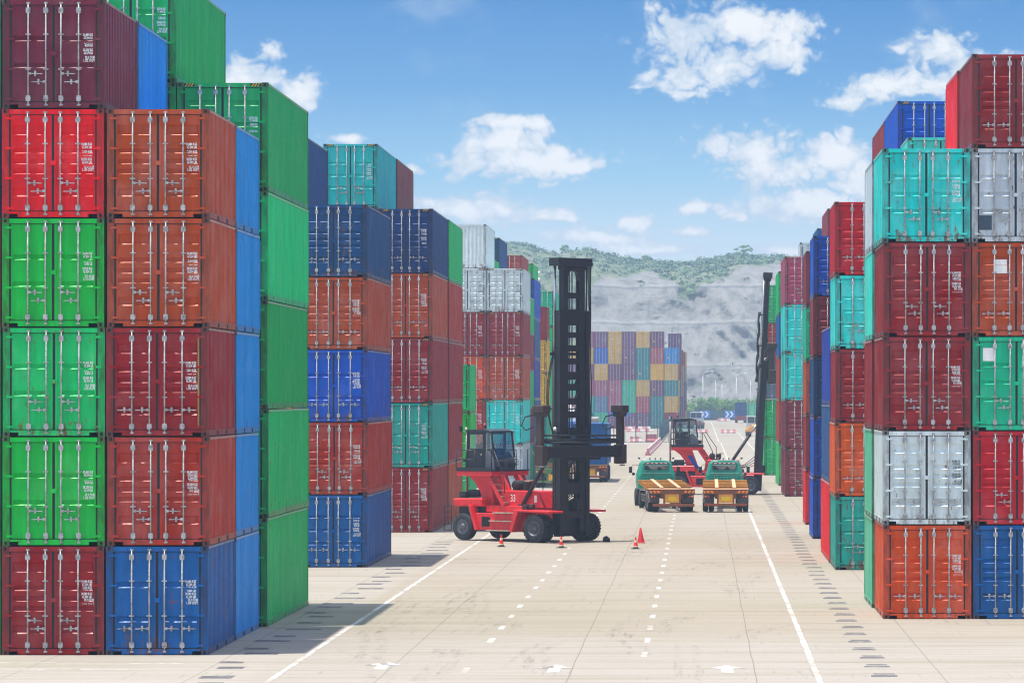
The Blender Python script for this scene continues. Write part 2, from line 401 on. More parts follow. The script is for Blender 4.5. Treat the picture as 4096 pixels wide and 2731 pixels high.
mb = MB(); y = 80.0
while y < 330:
    a = random.uniform(-.04, .04)
    mb.quad([(3.72 + a, y, .004), (4.30 + a, y, .004), (4.32 + a, y + .5, .004), (3.74 + a, y + .52, .004)])
    mb.quad([(3.82 + a, y + .78, .004), (4.28 + a, y + .76, .004), (4.28 + a, y + 1.1, .004), (3.80 + a, y + 1.12, .004)])
    y += 3.35
tag(mb.build('right_tar_patches', pad_m), kind='structure')
mb = MB(); y = 84.0
while y < 185:
    a = random.uniform(-.25, .2); ww = random.uniform(.35, .62)
    mb.quad([(-11.0 + a, y, .004), (-11.0 + a + ww * 1.5, y, .004), (-11.0 + a + ww * 1.5, y + random.uniform(.5, 1.0), .004), (-11.0 + a, y + .8, .004)])
    y += random.choice((2.1, 3.35, 3.35))
tag(mb.build('left_tar_patches', pad_m), kind='structure')
# ---------------------------------------------------------------- shipping containers
W2 = 1.219
RIBS = {'r': [(.845, .10), (.625, .05), (.515, .055), (.41, .05), (.195, .085)],
        'g': [(.655, .05), (.375, .05)],
        't': [(.72, .045), (.51, .045), (.30, .045)],
        'f': [(.845, .055), (.62, .05), (.355, .05), (.11, .06)],
        's': [(.66, .06), (.30, .06)],
        'v': [(.86, .06), (.70, .05), (.575, .05), (.45, .05), (.32, .05), (.15, .06)]}
_cache = {}
def cached(key, fn):
    if key not in _cache: _cache[key] = fn()
    return _cache[key]

def body_mesh(L, H):
    mb = MB(); e = W2
    for sx in (-1, 1):
        # corrugated side panel
        y = .17; p = []; pitch = .278; yend = L - .17
        n = int((yend - y) / pitch); pitch = (yend - y) / n
        for k in range(n):
            y0 = y + k * pitch
            p += [(1.206, y0), (1.206, y0 + pitch * .28), (1.162, y0 + pitch * .48), (1.162, y0 + pitch * .80)]
        p.append((1.206, yend))
        for a, b2 in zip(p[:-1], p[1:]):
            mb.quad([(sx * a[0], a[1], .155), (sx * b2[0], b2[1], .155), (sx * b2[0], b2[1], H - .06), (sx * a[0], a[1], H - .06)])
        mb.box(*sorted((sx * 1.14, sx * 1.216)), .178, L - .178, H - .068, H - .008, 3)          # top rail
        mb.box(*sorted((sx * 1.13, sx * 1.216)), .178, L - .178, .012, .158)                  # bottom rail
        if L < 8:
            for yc in (L / 2 - 1.0, L / 2 + 1.0):
                xs = sorted((sx * 1.2165, sx * 1.2185)); mb.box(*xs, yc - .17, yc + .17, .018, .128, 1)
        else:
            for yc in [L / 2 + d for d in (-4.6, -1.0, 1.0, 4.6)]:
                xs = sorted((sx * 1.2165, sx * 1.2185)); mb.box(*xs, yc - .035, yc + .035, .02, .12, 1)
        for (y0, y1) in ((.0, .15), (L - .15, L)):                                              # corner posts
            mb.box(*sorted((sx * 1.045, sx * 1.214)), y0 + .004, y1 - .004, .118, H - .118, 2)
    # door-end header and sill (fork pockets cut in the sill)
    mb.box(-1.04, 1.04, .003, .12, H - .125, H - .012)
    mb.box(-.84, .84, .003, .12, .02, .15); mb.box(-1.04, -.842, .003, .12, .095, .15); mb.box(.842, 1.04, .003, .12, .095, .15)
    mb.box(-1.125, 1.125, .16, L - .16, .10, .15, 1)                                           # floor
    mb.box(-1.135, 1.135, .125, L - .125, H - .05, H - .022)                                   # roof
    # blind end: header, sill, vertical corrugation
    mb.box(-1.04, 1.04, L - .10, L - .006, H - .12, H - .012); mb.box(-1.04, 1.04, L - .10, L - .006, .02, .15)
    n = 8; wd = 2.09 / n; p = []
    for k in range(n):
        x0 = -1.045 + k * wd; p += [(x0, L - .012), (x0 + wd * .3, L - .012), (x0 + wd * .42, L - .052), (x0 + wd * .88, L - .052)]
    p.append((1.045, L - .012))
    for a, b2 in zip(p[:-1], p[1:]): mb.quad([(a[0], a[1], .15), (b2[0], b2[1], .15), (b2[0], b2[1], H - .12), (a[0], a[1], H - .12)])
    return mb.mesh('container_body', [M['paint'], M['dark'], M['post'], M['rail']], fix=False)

def door_mesh(H, style, side):
    """one leaf, hinged at the post; side -1 is the left leaf"""
    mb = MB(); z0, z1 = .172, H - .142; yo = .034
    xi, xo = .032, 1.004
    def X(a): return side * a
    def q(pts):
        mb.quad(pts if side > 0 else pts[::-1])
    ch = []
    for (c, h) in RIBS[style]: ch.append((z0 + (z1 - z0) * c - H * h / 2, z0 + (z1 - z0) * c + H * h / 2))
    ch.sort(); zc = z0
    xl, xr = xi + .14, xo - .05
    for (a, b2) in ch:
        q([(X(xi), yo, zc), (X(xo), yo, zc), (X(xo), yo, a), (X(xi), yo, a)])
        q([(X(xi), yo, a), (X(xl), yo, a), (X(xl), yo, b2), (X(xi), yo, b2)]); q([(X(xr), yo, a), (X(xo), yo, a), (X(xo), yo, b2), (X(xr), yo, b2)])
        dp = .045; s1 = min(.05, (b2 - a) * .36); sx = .03; lip = .018  # lip added below each rib so its edge catches a sunlit line
        A, B, Cc, D = (xl, yo - lip, a), (xr, yo - lip, a), (xr, yo, b2), (xl, yo, b2)
        q([(X(xl), yo - .0005, a - .07), (X(xr), yo - .0005, a - .07), (X(xr - .01), yo - lip, a), (X(xl + .01), yo - lip, a)])
        a2, b3, c3, d3 = (xl + sx, yo + dp, a + s1 * 1.3), (xr - sx, yo + dp, a + s1 * 1.3), (xr - sx, yo + dp, b2 - s1), (xl + sx, yo + dp, b2 - s1)
        f = lambda P_: (X(P_[0]), P_[1], P_[2])
        for quad in ((A, B, b3, a2), (B, Cc, c3, b3), (Cc, D, d3, c3), (D, A, a2, d3), (a2, b3, c3, d3)): q([f(v) for v in quad])
        zc = b2
    q([(X(xi), yo, zc), (X(xo), yo, zc), (X(xo), yo, z1), (X(xi), yo, z1)])
    # folded edges of the leaf
    mb.box(*sorted((X(xi), X(xi + .05))), yo - .012, yo - .001, z0, z1); mb.box(*sorted((X(xo - .03), X(xo))), yo - .008, yo - .001, z0, z1)
    mb.box(*sorted((X(xi), X(xo))), yo + .07, yo + .08, z0, z1)
    for c in (.08, .355, .63, .905):                                                            # hinge lugs
        z = H * c + .02
        mb.box(*sorted((X(1.0), X(1.13))), -.018, .022, z - .026, z + .026); mb.box(*sorted((X(.93), X(1.0))), -.012, .03, z - .018, z + .018)
    if side > 0: mb.box(-.075, .075, -.012, .02, H * .5 - .04, H * .5 + .06)                    # seam cover plate
    return mb.mesh('container_door', [M['paint']], fix=False)

def gasket_mesh(H, side):
    mb = MB(); z0, z1 = .172, H - .142; y0, y1 = .04, .06
    mb.box(*sorted((side * 1.005, side * 1.0445)), .010, y1, z0 - .02, z1 + .016)
    mb.box(*sorted((side * .0, side * 1.004)), .012, y1, z1 + .001, z1 + .017); mb.box(*sorted((side * 0, side * 1.013)), .028, y1, z0 - .02, z0 - .001)
    mb.box(*sorted((0, side * .031)), .020, y1, z0, z1)
    return mb.mesh('gasket', [M['rubber']], fix=False)

BARX = (.18, .60)
def bar_mesh(H, x):
    mb = MB(); mb.tube([(x, -.022, .075), (x, -.022, H - .07)], .019, 7)
    for z in (.24, H - .26):
        mb.box(x - .052, x + .052, -.046, .02, z - .065, z + .065); mb.box(x - .062, x + .062, -.03, .02, z - .02, z + .02)
    for z in (.085, H - .085):
        mb.box(x - .036, x + .036, -.040, .0, z - .022, z + .022); mb.box(x - .02, x + .05, -.045, -.008, z - .01, z + .012)
    for z in (H * .36, H * .68): mb.box(x - .062, x + .062, -.045, .022, z - .014, z + .014)
    return mb.mesh('locking_bar', [M['galv']], fix=False)
def handle_mesh(x, z, d):
    mb = MB()
    mb.box(*sorted((x, x + d * .07)), -.052, -.02, z - .03, z + .03)
    mb.beam((x + d * .06, -.045, z), (x + d * .34, -.05, z - .008), .018, .022)
    xx = x + d * .17; mb.box(xx - .022, xx + .022, -.06, .02, z - .012, z + .062); mb.box(xx - .018, xx + .018, -.058, .018, z - .062, z - .02)
    return mb.mesh('handle', [M['galv']], fix=False)
def casting_mesh(L, H, sx, sy, sz):
    mb = MB(); x = sorted((sx * 1.05, sx * W2)); y = (0, .165) if sy < 0 else (L - .165, L); z = (0, .118) if sz < 0 else (H - .118, H)
    mb.box(*x, *y, *z, 0)
    xc, zc = sx * 1.135, (z[0] + z[1]) / 2
    yf = -.002 if sy < 0 else L + .002
    n = 10; pts = [(xc + .036 * math.cos(2 * math.pi * k / n), yf, zc + .046 * math.sin(2 * math.pi * k / n)) for k in range(n)]
    mb.quad(pts, 1)
    xf = sx * (W2 + .002); yc = (y[0] + y[1]) / 2
    mb.quad([(xf, yc + .042 * math.cos(2 * math.pi * k / n), zc + .030 * math.sin(2 * math.pi * k / n)) for k in range(n)], 1)
    return mb.mesh('corner_casting', [M['frame'], M['dark']], fix=False)
def stripe_mesh(H, side):
    mb = MB(); x0, x1 = (-1.03, -.74) if side < 0 else (.74, 1.03); z0, z1 = H - .105, H - .028; y = -.001
    mb.quad([(x0, y, z0), (x1, y, z0), (x1, y, z1), (x0, y, z1)], 1)
    k = x0 - .05
    while k < x1:
        a = [(k, z0), (k + .035, z0), (k + .095, z1), (k + .06, z1)]
        if a[0][0] >= x0 and a[2][0] <= x1: mb.quad([(p_[0], y - .003, p_[1]) for p_ in a], 0)
        k += .075
    return mb.mesh('hazard_stripe', [M['tape_y'], M['tape_k']], fix=False)
def text_mesh(body, H, black=False, gap=1.0):
    objs = []; me_all = MB()
    zt = H * .665; size = .088; lines = body.split('|')
    pitch = .073 * gap
    for ln in lines:
        if ln:
            cu = bpy.data.curves.new('t', 'FONT'); cu.body = ln; cu.size = size; cu.align_x = 'RIGHT'; cu.resolution_u = 1; cu.offset = .0034
            ob = bpy.data.objects.new('t', cu); C.objects.link(ob)
            dg = bpy.context.evaluated_depsgraph_get(); dg.update()
            m2 = bpy.data.meshes.new_from_object(ob.evaluated_get(dg)); xr = .93 + (.05 if 'CU' in ln else 0)
            i = len(me_all.v)
            for v in m2.vertices: me_all.v.append((xr + v.co.x * .60, .026, zt + v.co.y * .98))
            for p_ in m2.polygons: me_all.f.append(tuple(i + j for j in p_.vertices)); me_all.m.append(0); me_all.sm.append(False)
            bpy.data.objects.remove(ob); bpy.data.curves.remove(cu); bpy.data.meshes.remove(m2)
        zt -= pitch if ln else pitch * .45
    return me_all.mesh('weight_marking', [M['black_ink'] if black else M['white']], fix=False)

def wt(u, a, b2, c, d, e, f, g_, h, sep='|'):
    K, P_ = ('KGS', 'LBS') if 'S' in u else ('KG', 'LB'); dot = '.' if '.' in u else ''
    return sep.join([f"{a} {K}|{b2} {P_}", f"{c} {K}|{d} {P_}", f"{e} {K}|{f} {P_}", f"{g_} CU.M{dot}|{h} CU.FT{dot}"])
T20a = lambda c, d, e, f, h='1.172', u='KG', sep='||': wt(u, '30.480', '67.200', c, d, e, f, '33.2', h, sep)
T40 = lambda u='KG', sep='||': wt(u, '32.500', '71.650', '3.720', '8.200', '28.780', '63.450', '67.7', '2.390', sep)
THC = lambda u='KG', sep='||': wt(u, '32.500', '71.650', '3.900', '8.600', '28.600', '63.050', '76.4', '2.700', sep)

COL = {  # spoken colour, sRGB of the paint
 'green': ('green', (0, 172, 92)), 'lgreen': ('bright green', (0, 174, 58)), 'jade': ('vivid jade green', (0, 192, 112)), 'sgreen': ('light green', (10, 176, 92)), 'dgreen': ('dark green', (0, 156, 78)),
 'pgreen': ('pale green', (66, 175, 100)), 'red': ('bright red', (218, 24, 32)), 'crim': ('crimson red', (176, 28, 38)), 'rust': ('rust brown', (170, 78, 50)), 'rred': ('brick red', (162, 60, 48)),
 'maroon': ('maroon', (140, 44, 46)), 'plum': ('dark plum', (106, 40, 56)), 'wine': ('wine red', (126, 48, 56)), 'pink': ('faded rose', (158, 74, 96)), 'orange': ('orange red', (204, 82, 46)), 'or2': ('burnt orange', (206, 92, 46)),
 'blue': ('mid blue', (0, 84, 148)), 'royal': ('royal blue', (0, 76, 178)), 'navy': ('navy blue', (0, 66, 116)), 'dnavy': ('dark navy', (0, 50, 106)), 'lblue': ('light blue', (0, 130, 202)), 'vblue': ('violet blue', (44, 66, 148)), 'slate': ('slate blue', (50, 84, 130)),
 'teal': ('turquoise', (62, 198, 190)), 'tgreen': ('teal green', (18, 154, 138)), 'teal2': ('teal', (14, 170, 168)), 'mint': ('mint green', (96, 178, 142)), 'white': ('off white', (196, 208, 208)), 'grey': ('light grey', (184, 194, 200)),
 'sgrey': ('slate grey', (100, 112, 130)), 'yellow': ('yellow', (204, 164, 70)), 'aqua': ('pale aqua', (76, 204, 186)), 'emer': ('sea green', (20, 172, 128)), 'steel': ('steel blue', (84, 112, 142)), 'purple': ('purple', (108, 46, 84)), 'violet': ('dull violet', (112, 62, 100)), 'rose': ('rose red', (166, 70, 74)), 'dteal': ('deep teal', (30, 120, 120))}
ORD = ['lowest', 'second', 'third', 'fourth', 'fifth', 'topmost sixth']
used_labels = set()
def container(cx, y, z, L, H, col, style='r', handle='a', text=None, wear=.25, hc=False, label='', flip=False, detail=2, rz=0.0, extra=None, group='stacked shipping containers', black=False):
    color = (*lin(*COL[col][1]), wear)
    if flip: root = empty('shipping_container', (cx, y + L, z), math.pi + rz)
    else: root = empty('shipping_container', (cx, y, z), rz)
    assert label not in used_labels, label
    used_labels.add(label); tag(root, label, 'container', group)
    k = lambda *a: a
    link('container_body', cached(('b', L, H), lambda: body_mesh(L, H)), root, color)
    bars = []
    for side in (-1, 1):
        d = link('container_door', cached(('d', H, style, side), lambda: door_mesh(H, style, side)), root, color)
        link('gasket', cached(('g', H, side), lambda: gasket_mesh(H, side)), d)
        if detail >= 1:
            for x in BARX:
                xx = side * x; link('locking_bar', cached(('lb', H, xx), lambda: bar_mesh(H, xx)), d)
                if detail >= 2:
                    if handle == 'a': dd, hz = ((1, .32), (-1, .245))[0 if (x > .3) == (side < 0) else 1]
                    elif handle == 'c': dd, hz = (-side if x > .3 else side, .30 if x > .3 else .225)
                    else: dd, hz = side, .245
                    if handle == 'b' and x < .3: dd = side
                    z_ = H * hz; link('handle', cached(('h', xx, round(z_, 3), dd), lambda: handle_mesh(xx, z_, dd)), d)
        if side > 0 and text and detail >= 1:
            link('weight_marking', cached(('t', text, H, black), lambda: text_mesh(text, H, black)), d)
        if hc: link('hazard_stripe', cached(('hs', H, side), lambda: stripe_mesh(H, side)), root)
        if extra and side == extra[0]:
            mb = MB(); _, x0, x1, z0, z1, mt, nm = extra; mb.box(x0, x1, .018, .028, z0, z1); d2 = mb.build(nm, M[mt], d)
    if detail >= 2:
        for sx in (-1, 1):
            for sy in (-1, 1):
                for sz in (-1, 1): link('corner_casting', cached(('c', L, H, sx, sy, sz), lambda: casting_mesh(L, H, sx, sy, sz)), root, color)
    else:
        for sx in (-1, 1):
            for sz in (-1, 1): link('corner_casting', cached(('c', L, H, sx, -1, sz), lambda: casting_mesh(L, H, sx, -1, sz)), root, color)
    return root

L20, L40, S, HC = 6.058, 12.192, 2.591, 2.896
def column(xl, y, L, tiers, where, detail=2, defH=S, flipall=False, dx=.0):
    """tiers bottom-up: (colour, style, handle, text, wear, options)"""
    z = 0.0
    for i, t_ in enumerate(tiers):
        t_ = tuple(t_) + (None,) * (6 - len(t_)); col, st, hd, tx, we, op = t_
        op = dict(op or {}); H = op.pop('H', defH); black = op.pop('black', False)
        rnd = random.Random(hash((round(xl, 2), round(y, 1), i)) & 0xffff)
        lab = f"{COL[col][0]} container, {ORD[i]} up in {where}"
        if i == 0: lab = f"{COL[col][0]} container on the ground in {where}"
        if 'label' in op: lab = op.pop('label')
        container(xl + W2 + rnd.uniform(-.022, .022), y + rnd.uniform(0, .01), z, L, H, col, st or 'r', hd or 'a', tx, .25 if we is None else we, hc=(H == HC and L > 8), label=lab, flip=op.pop('flip', flipall), detail=op.pop('detail', detail), rz=rnd.uniform(-.0016, .0016), black=black, **op)
        z += H + .008
K = 'KGS.'
# ---------------------------------------------------------------- the stacks, left side from the camera outwards
M['ochre'] = plain('ochre_patch', lin(168, 128, 60), .6)
M['blank_patch'] = plain('blank_patch', (.84, .84, .82), .6, var=.04)
xB, xA, x0 = -14.14, -16.61, -19.09
Sx = 'KGS.'
column(xB, 104.7, L20, [
 ('blue', 's', 'b', T20a('2.200', '4.850', '28.280', '62.350', '1.170', 'KGS.', '|'), .45),
 ('rred', 'r', 'a', T20a('2.200', '4.850', '28.280', '62.350', '1.173', 'KGS.', '|'), .25),
 ('maroon', 'r', 'b', T20a('2.200', '4.850', '28.280', '62.350', '1.170', 'KGS.'), .3, {'extra': (1, .965, 1.005, .2, 2.40, 'ochre', 'edge_patch')}),
 ('rust', 'r', 'a', T20a('2.200', '4.850', '28.280', '62.350', '1.172', 'KGS.'), .3),
 ('rust', 'r', 'a', T20a('2.230', '4.920', '28.250', '62.280', '1.172', 'KGS.'), .25)], 'the right column of the nearest left stack')
column(xA, 104.7, L20, [
 ('maroon', 'r', 'a', T20a('2.200', '4.850', '28.280', '62.350', '1.173', 'KGS.', '|'), .2),
 ('lgreen', 'g', 'a', T20a('2.210', '4.870', '28.270', '62.330'), .25), ('sgreen', 'g', 'a', T20a('2.200', '4.850', '28.280', '62.350'), .45),
 ('lgreen', 'g', 'a', T20a('2.245', '4.950', '28.235', '62.250'), .2), ('red', 'r', 'a', T20a('2.130', '4.700', '28.350', '62.500', '1.170', 'KGS.'), .1),
 ('plum', 'g', 'a', T20a('2.190', '4.830', '28.290', '62.370'), .2)], 'the second column of the nearest left stack')
column(x0, 104.7, L20, [('lgreen', 'g'), ('sgreen', 'g'), ('lgreen', 'g'), ('rred', 'r'), ('lblue', 's'), ('green', 'g')], 'the frame-edge column of the nearest left stack', dx=0)
column(xB, 110.95, L20, [('lblue', 's')] * 5, 'the right rear column of the nearest left stack', detail=1)
column(xA, 110.95, L20, [('lblue', 's')] * 6, 'the second rear column of the nearest left stack', detail=1)
xs = -11.54 - 2.438
column(xs, 117.4, L40, [('green', 'f', 'a', THC(), .35, {'H': HC}), ('green', 'f', 'a', THC(), .4, {'H': HC}), ('dgreen', 'f', 'a', THC(), .2, {'H': HC}),
 ('jade', 'f', 'a', THC(), .2, {'H': HC}), ('dgreen', 'f', 'a', '32.500 KG|71.650 LB||3.900 KG|8.600 LB||28.600 KG', .25, {'H': HC})], 'the all-green second left stack, right column')
column(xs - 2.47, 117.4, L40, [('dgreen', 'f', 'a', None, .3, {'H': HC})] * 5 + [('dgreen', 'g', 'a', THC('KG', '||').replace('3.900', '3.820').replace('8.600', '8.430').replace('28.600', '26.660').replace('63.050', '58.770'), .2, {'H': HC})], 'the all-green second left stack, middle column')
column(xs - 4.94, 117.4, L40, [('dgreen', 'f', 'a', None, .3, {'H': HC})] * 6, 'the all-green second left stack, left column')
x3 = -11.92 - 2.438
column(x3, 157.6, L40, [('blue', 't', 'b', T40(), .4), ('rred', 'r', 'a', T40('KGS.').replace('3.720', '3.680').replace('8.200', '8.110'), .4), ('royal', 's', 'b', T40('KGS.', '|'), .45), ('rust', 'r', 'b', T40('KGS.', '|'), .35), ('navy', 'r', 'b', None, .5)], 'the third left stack, right column')
column(x3 - 2.47, 157.6, L40, [('rred', 'r'), ('navy', 'r'), ('rust', 'r'), ('rust', 'r'), ('blue', 'r'), ('navy', 'r', 'b', None, .4)], 'the third left stack, left column')
x4 = -12.0 - 2.438
HCD = {'H': HC}
column(x4, 197.4, L40, [('maroon', 'r', 'a', THC('KGS.', '|'), .3, HCD), ('tgreen', 't', 'a', THC(), .4, HCD), ('maroon', 'r', 'b', THC(), .2, HCD), ('rust', 'r', 'b', THC('KGS.', '|'), .25, HCD), ('dnavy', 'r', 'b', '32.500 KGS|71.650 LBS||3.830 KGS|8.440 LBS||28.670 KGS|63.210 LBS||Bridgetown,|Barbados', .35, HCD)], 'the fourth left stack, right column')
column(x4 - 2.47, 197.4, L40, [('maroon', 'r', 'a', None, .3, HCD), ('dnavy', 'r', 'a', None, .3, HCD), ('maroon', 'r', 'b', None, .3, HCD), ('rust', 'r', 'b', None, .3, HCD), ('dnavy', 'r', 'a', None, .3, HCD), ('teal2', 't', 'a', THC(), .25, HCD)], 'the fourth left stack, left column')
column(x4, 209.8, L40, [('rust', 'r', 'a', None, .3, HCD), ('maroon', 'r', 'a', None, .3, HCD), ('maroon', 'r', 'a', None, .3, HCD), ('rred', 'r', 'a', None, .3, HCD), ('sgreen', 't', 'a', None, .2, HCD)], 'the rear row of the fourth left stack, right', detail=1)
column(x4 - 2.47, 209.8, L40, [('rust', 'r', 'a', None, .3, HCD)] * 5 + [('wine', 'r', 'a', None, .3, HCD)], 'the rear row of the fourth left stack, left', detail=1)
column(-12.3 - 2.438, 235, L20, [('green', 'g', 'a', None, .35), ('lgreen', 'g', 'a', None, .3), ('green', 'g', 'a', None, .3)], 'the short green stack behind the machine cab')
x5 = -11.72 - 2.438
column(x5, 291, L40, [('grey', 't', 'a', THC('KGS'), .3, {'H': HC, 'black': True}), ('teal', 't', 'a', THC(), .3, HCD), ('rust', 'r', 'b', THC('KGS', '|'), .25, HCD), ('maroon', 'r', 'b', THC('KGS'), .25, HCD), ('white', 'v', 'b', THC('KG'), .45, {'H': HC, 'black': True})], 'the fifth left stack, right column')
column(x5 - 2.47, 291, L40, [('maroon', 'r', 'b', None, .3, HCD), ('rred', 'r', 'b', THC('KGS'), .3, HCD), ('orange', 'r', 'b', THC('KGS', '|'), .3, HCD), ('maroon', 'r', 'b', THC('KGS'), .2, HCD), ('white', 'v', 'b', THC('KG'), .4, {'H': HC, 'black': True}), ('white', 'v', 'b', None, .45, {'H': HC, 'flip': True})], 'the fifth left stack, left column')
x6 = -11.94 - 2.438
column(x6, 303.5, L40, [('green', 'g'), ('wine', 'r'), ('sgreen', 'g'), ('maroon', 'r'), ('sgreen', 'g')], 'the rear row of the fifth left stack, right', detail=1)
column(x6 - 2.47, 303.5, L40, [('green', 'g')] * 5 + [('sgreen', 'g')], 'the rear row of the fifth left stack, left', detail=1)
column(x6, 316.2, L40, [('steel', 'g', 'a', None, .3, HCD), ('slate', 'g', 'a', None, .3, HCD), ('vblue', 'g', 'a', None, .3, HCD), ('slate', 'g', 'a', None, .3, HCD), ('royal', 'v', 'a', None, .3, HCD)], 'the sixth left stack, right column', detail=1)
column(x6 - 2.47, 316.2, L40, [('navy', 'g', 'a', None, .3, HCD)] * 5 + [('navy', 'v', 'a', None, .3, HCD)], 'the sixth left stack, left column', detail=1)
column(-11.9 - 2.438, 341.5, L20, [('teal2', 't'), ('tgreen', 't'), ('yellow', 'f'), ('yellow', 'f'), ('maroon', 'v', 'a', None, .3, {'flip': True})], 'the yellow-fronted seventh left stack', detail=1)
column(-11.9 - 2.438, 347.8, L20, [('steel', 't'), ('green', 't'), ('sgreen', 'f'), ('sgreen', 'f')], 'the rear row of the seventh left stack', detail=1)
column(-11.75 - 2.438, 355.5, L40, [('maroon', 'r', 'a', None, .3, HCD), ('maroon', 'r', 'a', None, .3, HCD), ('sgreen', 't', 'a', None, .3, HCD), ('sgreen', 't', 'a', None, .3, HCD), ('emer', 't', 'a', None, .2, HCD)], 'the eighth left stack, right column', detail=1)
column(-11.9 - 4.91, 355.5, L40, [('maroon', 'r', 'a', None, .3, HCD)] * 5 + [('rred', 'r', 'a', None, .3, HCD)], 'the eighth left stack, left column', detail=1)
column(-11.9 - 4.91, 378, L40, [('green', 'r', 'a', None, .3, HCD)] * 5 + [('sgreen', 'r', 'a', None, .3, HCD)], 'the ninth left stack behind the others', detail=1)

# ---------------------------------------------------------------- right side
xr = 5.03
column(xr, 121.5, L20, [('orange', 'r', 'b', T20a('2.180', '4.810', '28.300', '62.390', '1.170', 'KGS', '|'), .35), ('white', 'r', 'b', T20a('2.180', '4.800', '28.300', '62.400', '1.170'), .42, {'black': True}),
 ('maroon', 'r', 'a', T20a('2.200', '4.850', '28.280', '62.350', '1.173', 'KGS.', '|'), .3), ('maroon', 'r', 'a', T20a('2.200', '4.850', '28.280', '62.350', '1.173', 'KGS.', '|'), .25), ('teal', 't', 'a', T20a('2.185', '4.820', '28.295', '62.380', '1.173'), .5)], 'the left column of the nearest right stack')
column(xr + 2.475, 121.5, L20, [('blue', 'r', 'b', None, .3), ('crim', 'r', 'a', None, .2), ('emer', 't', 'a', None, .25, {'extra': (-1, -.93, -.60, 1.92, 2.28, 'blank_patch', 'blank_patch')}),
 ('rust', 'r', 'b', None, .15, {'extra': (-1, -.62, -.25, 1.74, 2.12, 'blank_patch', 'blank_patch')}), ('grey', 't', 'a', None, .45, {'extra': (-1, -1.0, -.66, .34, .74, 'glass_plate', 'dark_patch')}), ('maroon', 'r', 'b', None, .15)], 'the second column of the nearest right stack')
column(xr + 4.95, 121.5, L20, [('rred', 'r')] * 6, 'the third column of the nearest right stack', detail=1)
column(xr - .05, 127.75, L20, [('mint', 't', 'a', None, .2), ('mint', 't', 'a', None, .35), ('maroon', 'r', 'a', None, .2), ('aqua', 't', 'a', None, .3), ('grey', 't', 'a', None, .4)], 'the rear row of the nearest right stack', detail=1)
column(xr + 2.43, 127.75, L20, [('rred', 'r')] * 5 + [('red', 'r')], 'the rear second column of the nearest right stack', detail=1)
x = 4.75
column(x, 155.3, L20, [('tgreen', 't', 'a', None, .55), ('or2', 'r', 'b', None, .35), ('maroon', 'r', 'b', None, .25), ('teal', 't', 'a', None, .5), ('crim', 'r', 'b', None, .15)], 'the second right stack, front row')
column(x, 161.7, L40, [('red', 'r', 'a', None, .2, HCD), ('slate', 'g', 'a', None, .2, HCD), ('vblue', 'g', 'a', None, .2, HCD)], 'the second right stack, rear row', detail=1)
column(x + 2.8, 160.9, L20, [('maroon', 'r')] * 5 + [('aqua', 't', 'a', None, .4)], 'the second right stack, second column', detail=1)
column(x + 2.8, 168.5, L40, [('maroon', 'r', 'a', None, .2, HCD)] * 5 + [('royal', 'r', 'a', None, .1, HCD)], 'the third right stack, second column')
column(x + 2.8, 181, L40, [('maroon', 'r', 'a', None, .2, HCD)] * 6, 'the third right stack, rear second column', detail=1)
column(4.83, 188.7, L20, [('royal', 's', 'a', None, .3), ('royal', 's', 'a', None, .2), ('navy', 's', 'a', None, .3), ('wine', 'r', 'a', None, .2), ('royal', 'r', 'b', None, .2)], 'the third right stack, road-side column')
column(5.0, 209, L20, [('red', 'r', 'a', None, .3), ('maroon', 'r', 'a', None, .3), ('rust', 'r', 'a', None, .3), ('emer', 't', 'a', None, .3), ('wine', 'r', 'a', None, .2)], 'the fourth right stack behind it')
x = 5.1
column(x, 266.3, L40, [('wine', 'r', 'a', None, .2, HCD), ('wine', 'r', 'a', None, .2, HCD), ('teal', 't', 'a', None, .35, HCD), ('teal', 't', 'a', None, .3, HCD), ('pink', 'r', 'a', None, .2, HCD)], 'the fifth right stack, road-side column')
column(x + 2.6, 266.3, L40, [('wine', 'r', 'a', None, .2, HCD)] * 6, 'the fifth right stack, second column', detail=1)
column(x + 5.0, 266.3, L20, [('wine', 'r', 'a', None, .2, HCD)] * 5 + [('aqua', 't', 'a', None, .2, HCD)], 'the fifth right stack, third column', detail=1)
column(x + 5.0, 272.6, L20, [('wine', 'r', 'a', None, .2, HCD)] * 5 + [('rust', 'r', 'a', None, .2, HCD)], 'the fifth right stack, rear third column', detail=1)
x = 5.3
column(x, 298, L40, [('pgreen', 'g', 'a', None, .2, HCD), ('rred', 'r', 'a', None, .2, HCD), ('rred', 'r', 'a', None, .2, HCD), ('blue', 'r', 'a', None, .3, HCD), ('green', 'g', 'a', None, .2, HCD)], 'the sixth right stack, road-side column', detail=1)
column(x + 2.6, 298, L40, [('blue', 'r', 'a', None, .2, HCD)] * 6, 'the sixth right stack, second column', detail=1)
x = 4.85
column(x, 336, L40, [('green', 't', 'a', None, .2, HCD), ('green', 't', 'a', None, .2, HCD), ('sgrey', 't', 'a', None, .2, HCD), ('rred', 'r', 'a', None, .2, HCD), ('green', 't', 'a', None, .2, HCD)], 'the seventh right stack, road-side column', detail=1)
column(x + 2.5, 326, L20, [('white', 't', 'a', None, .2, HCD)] * 6, 'the white column beside the seventh right stack', detail=1)

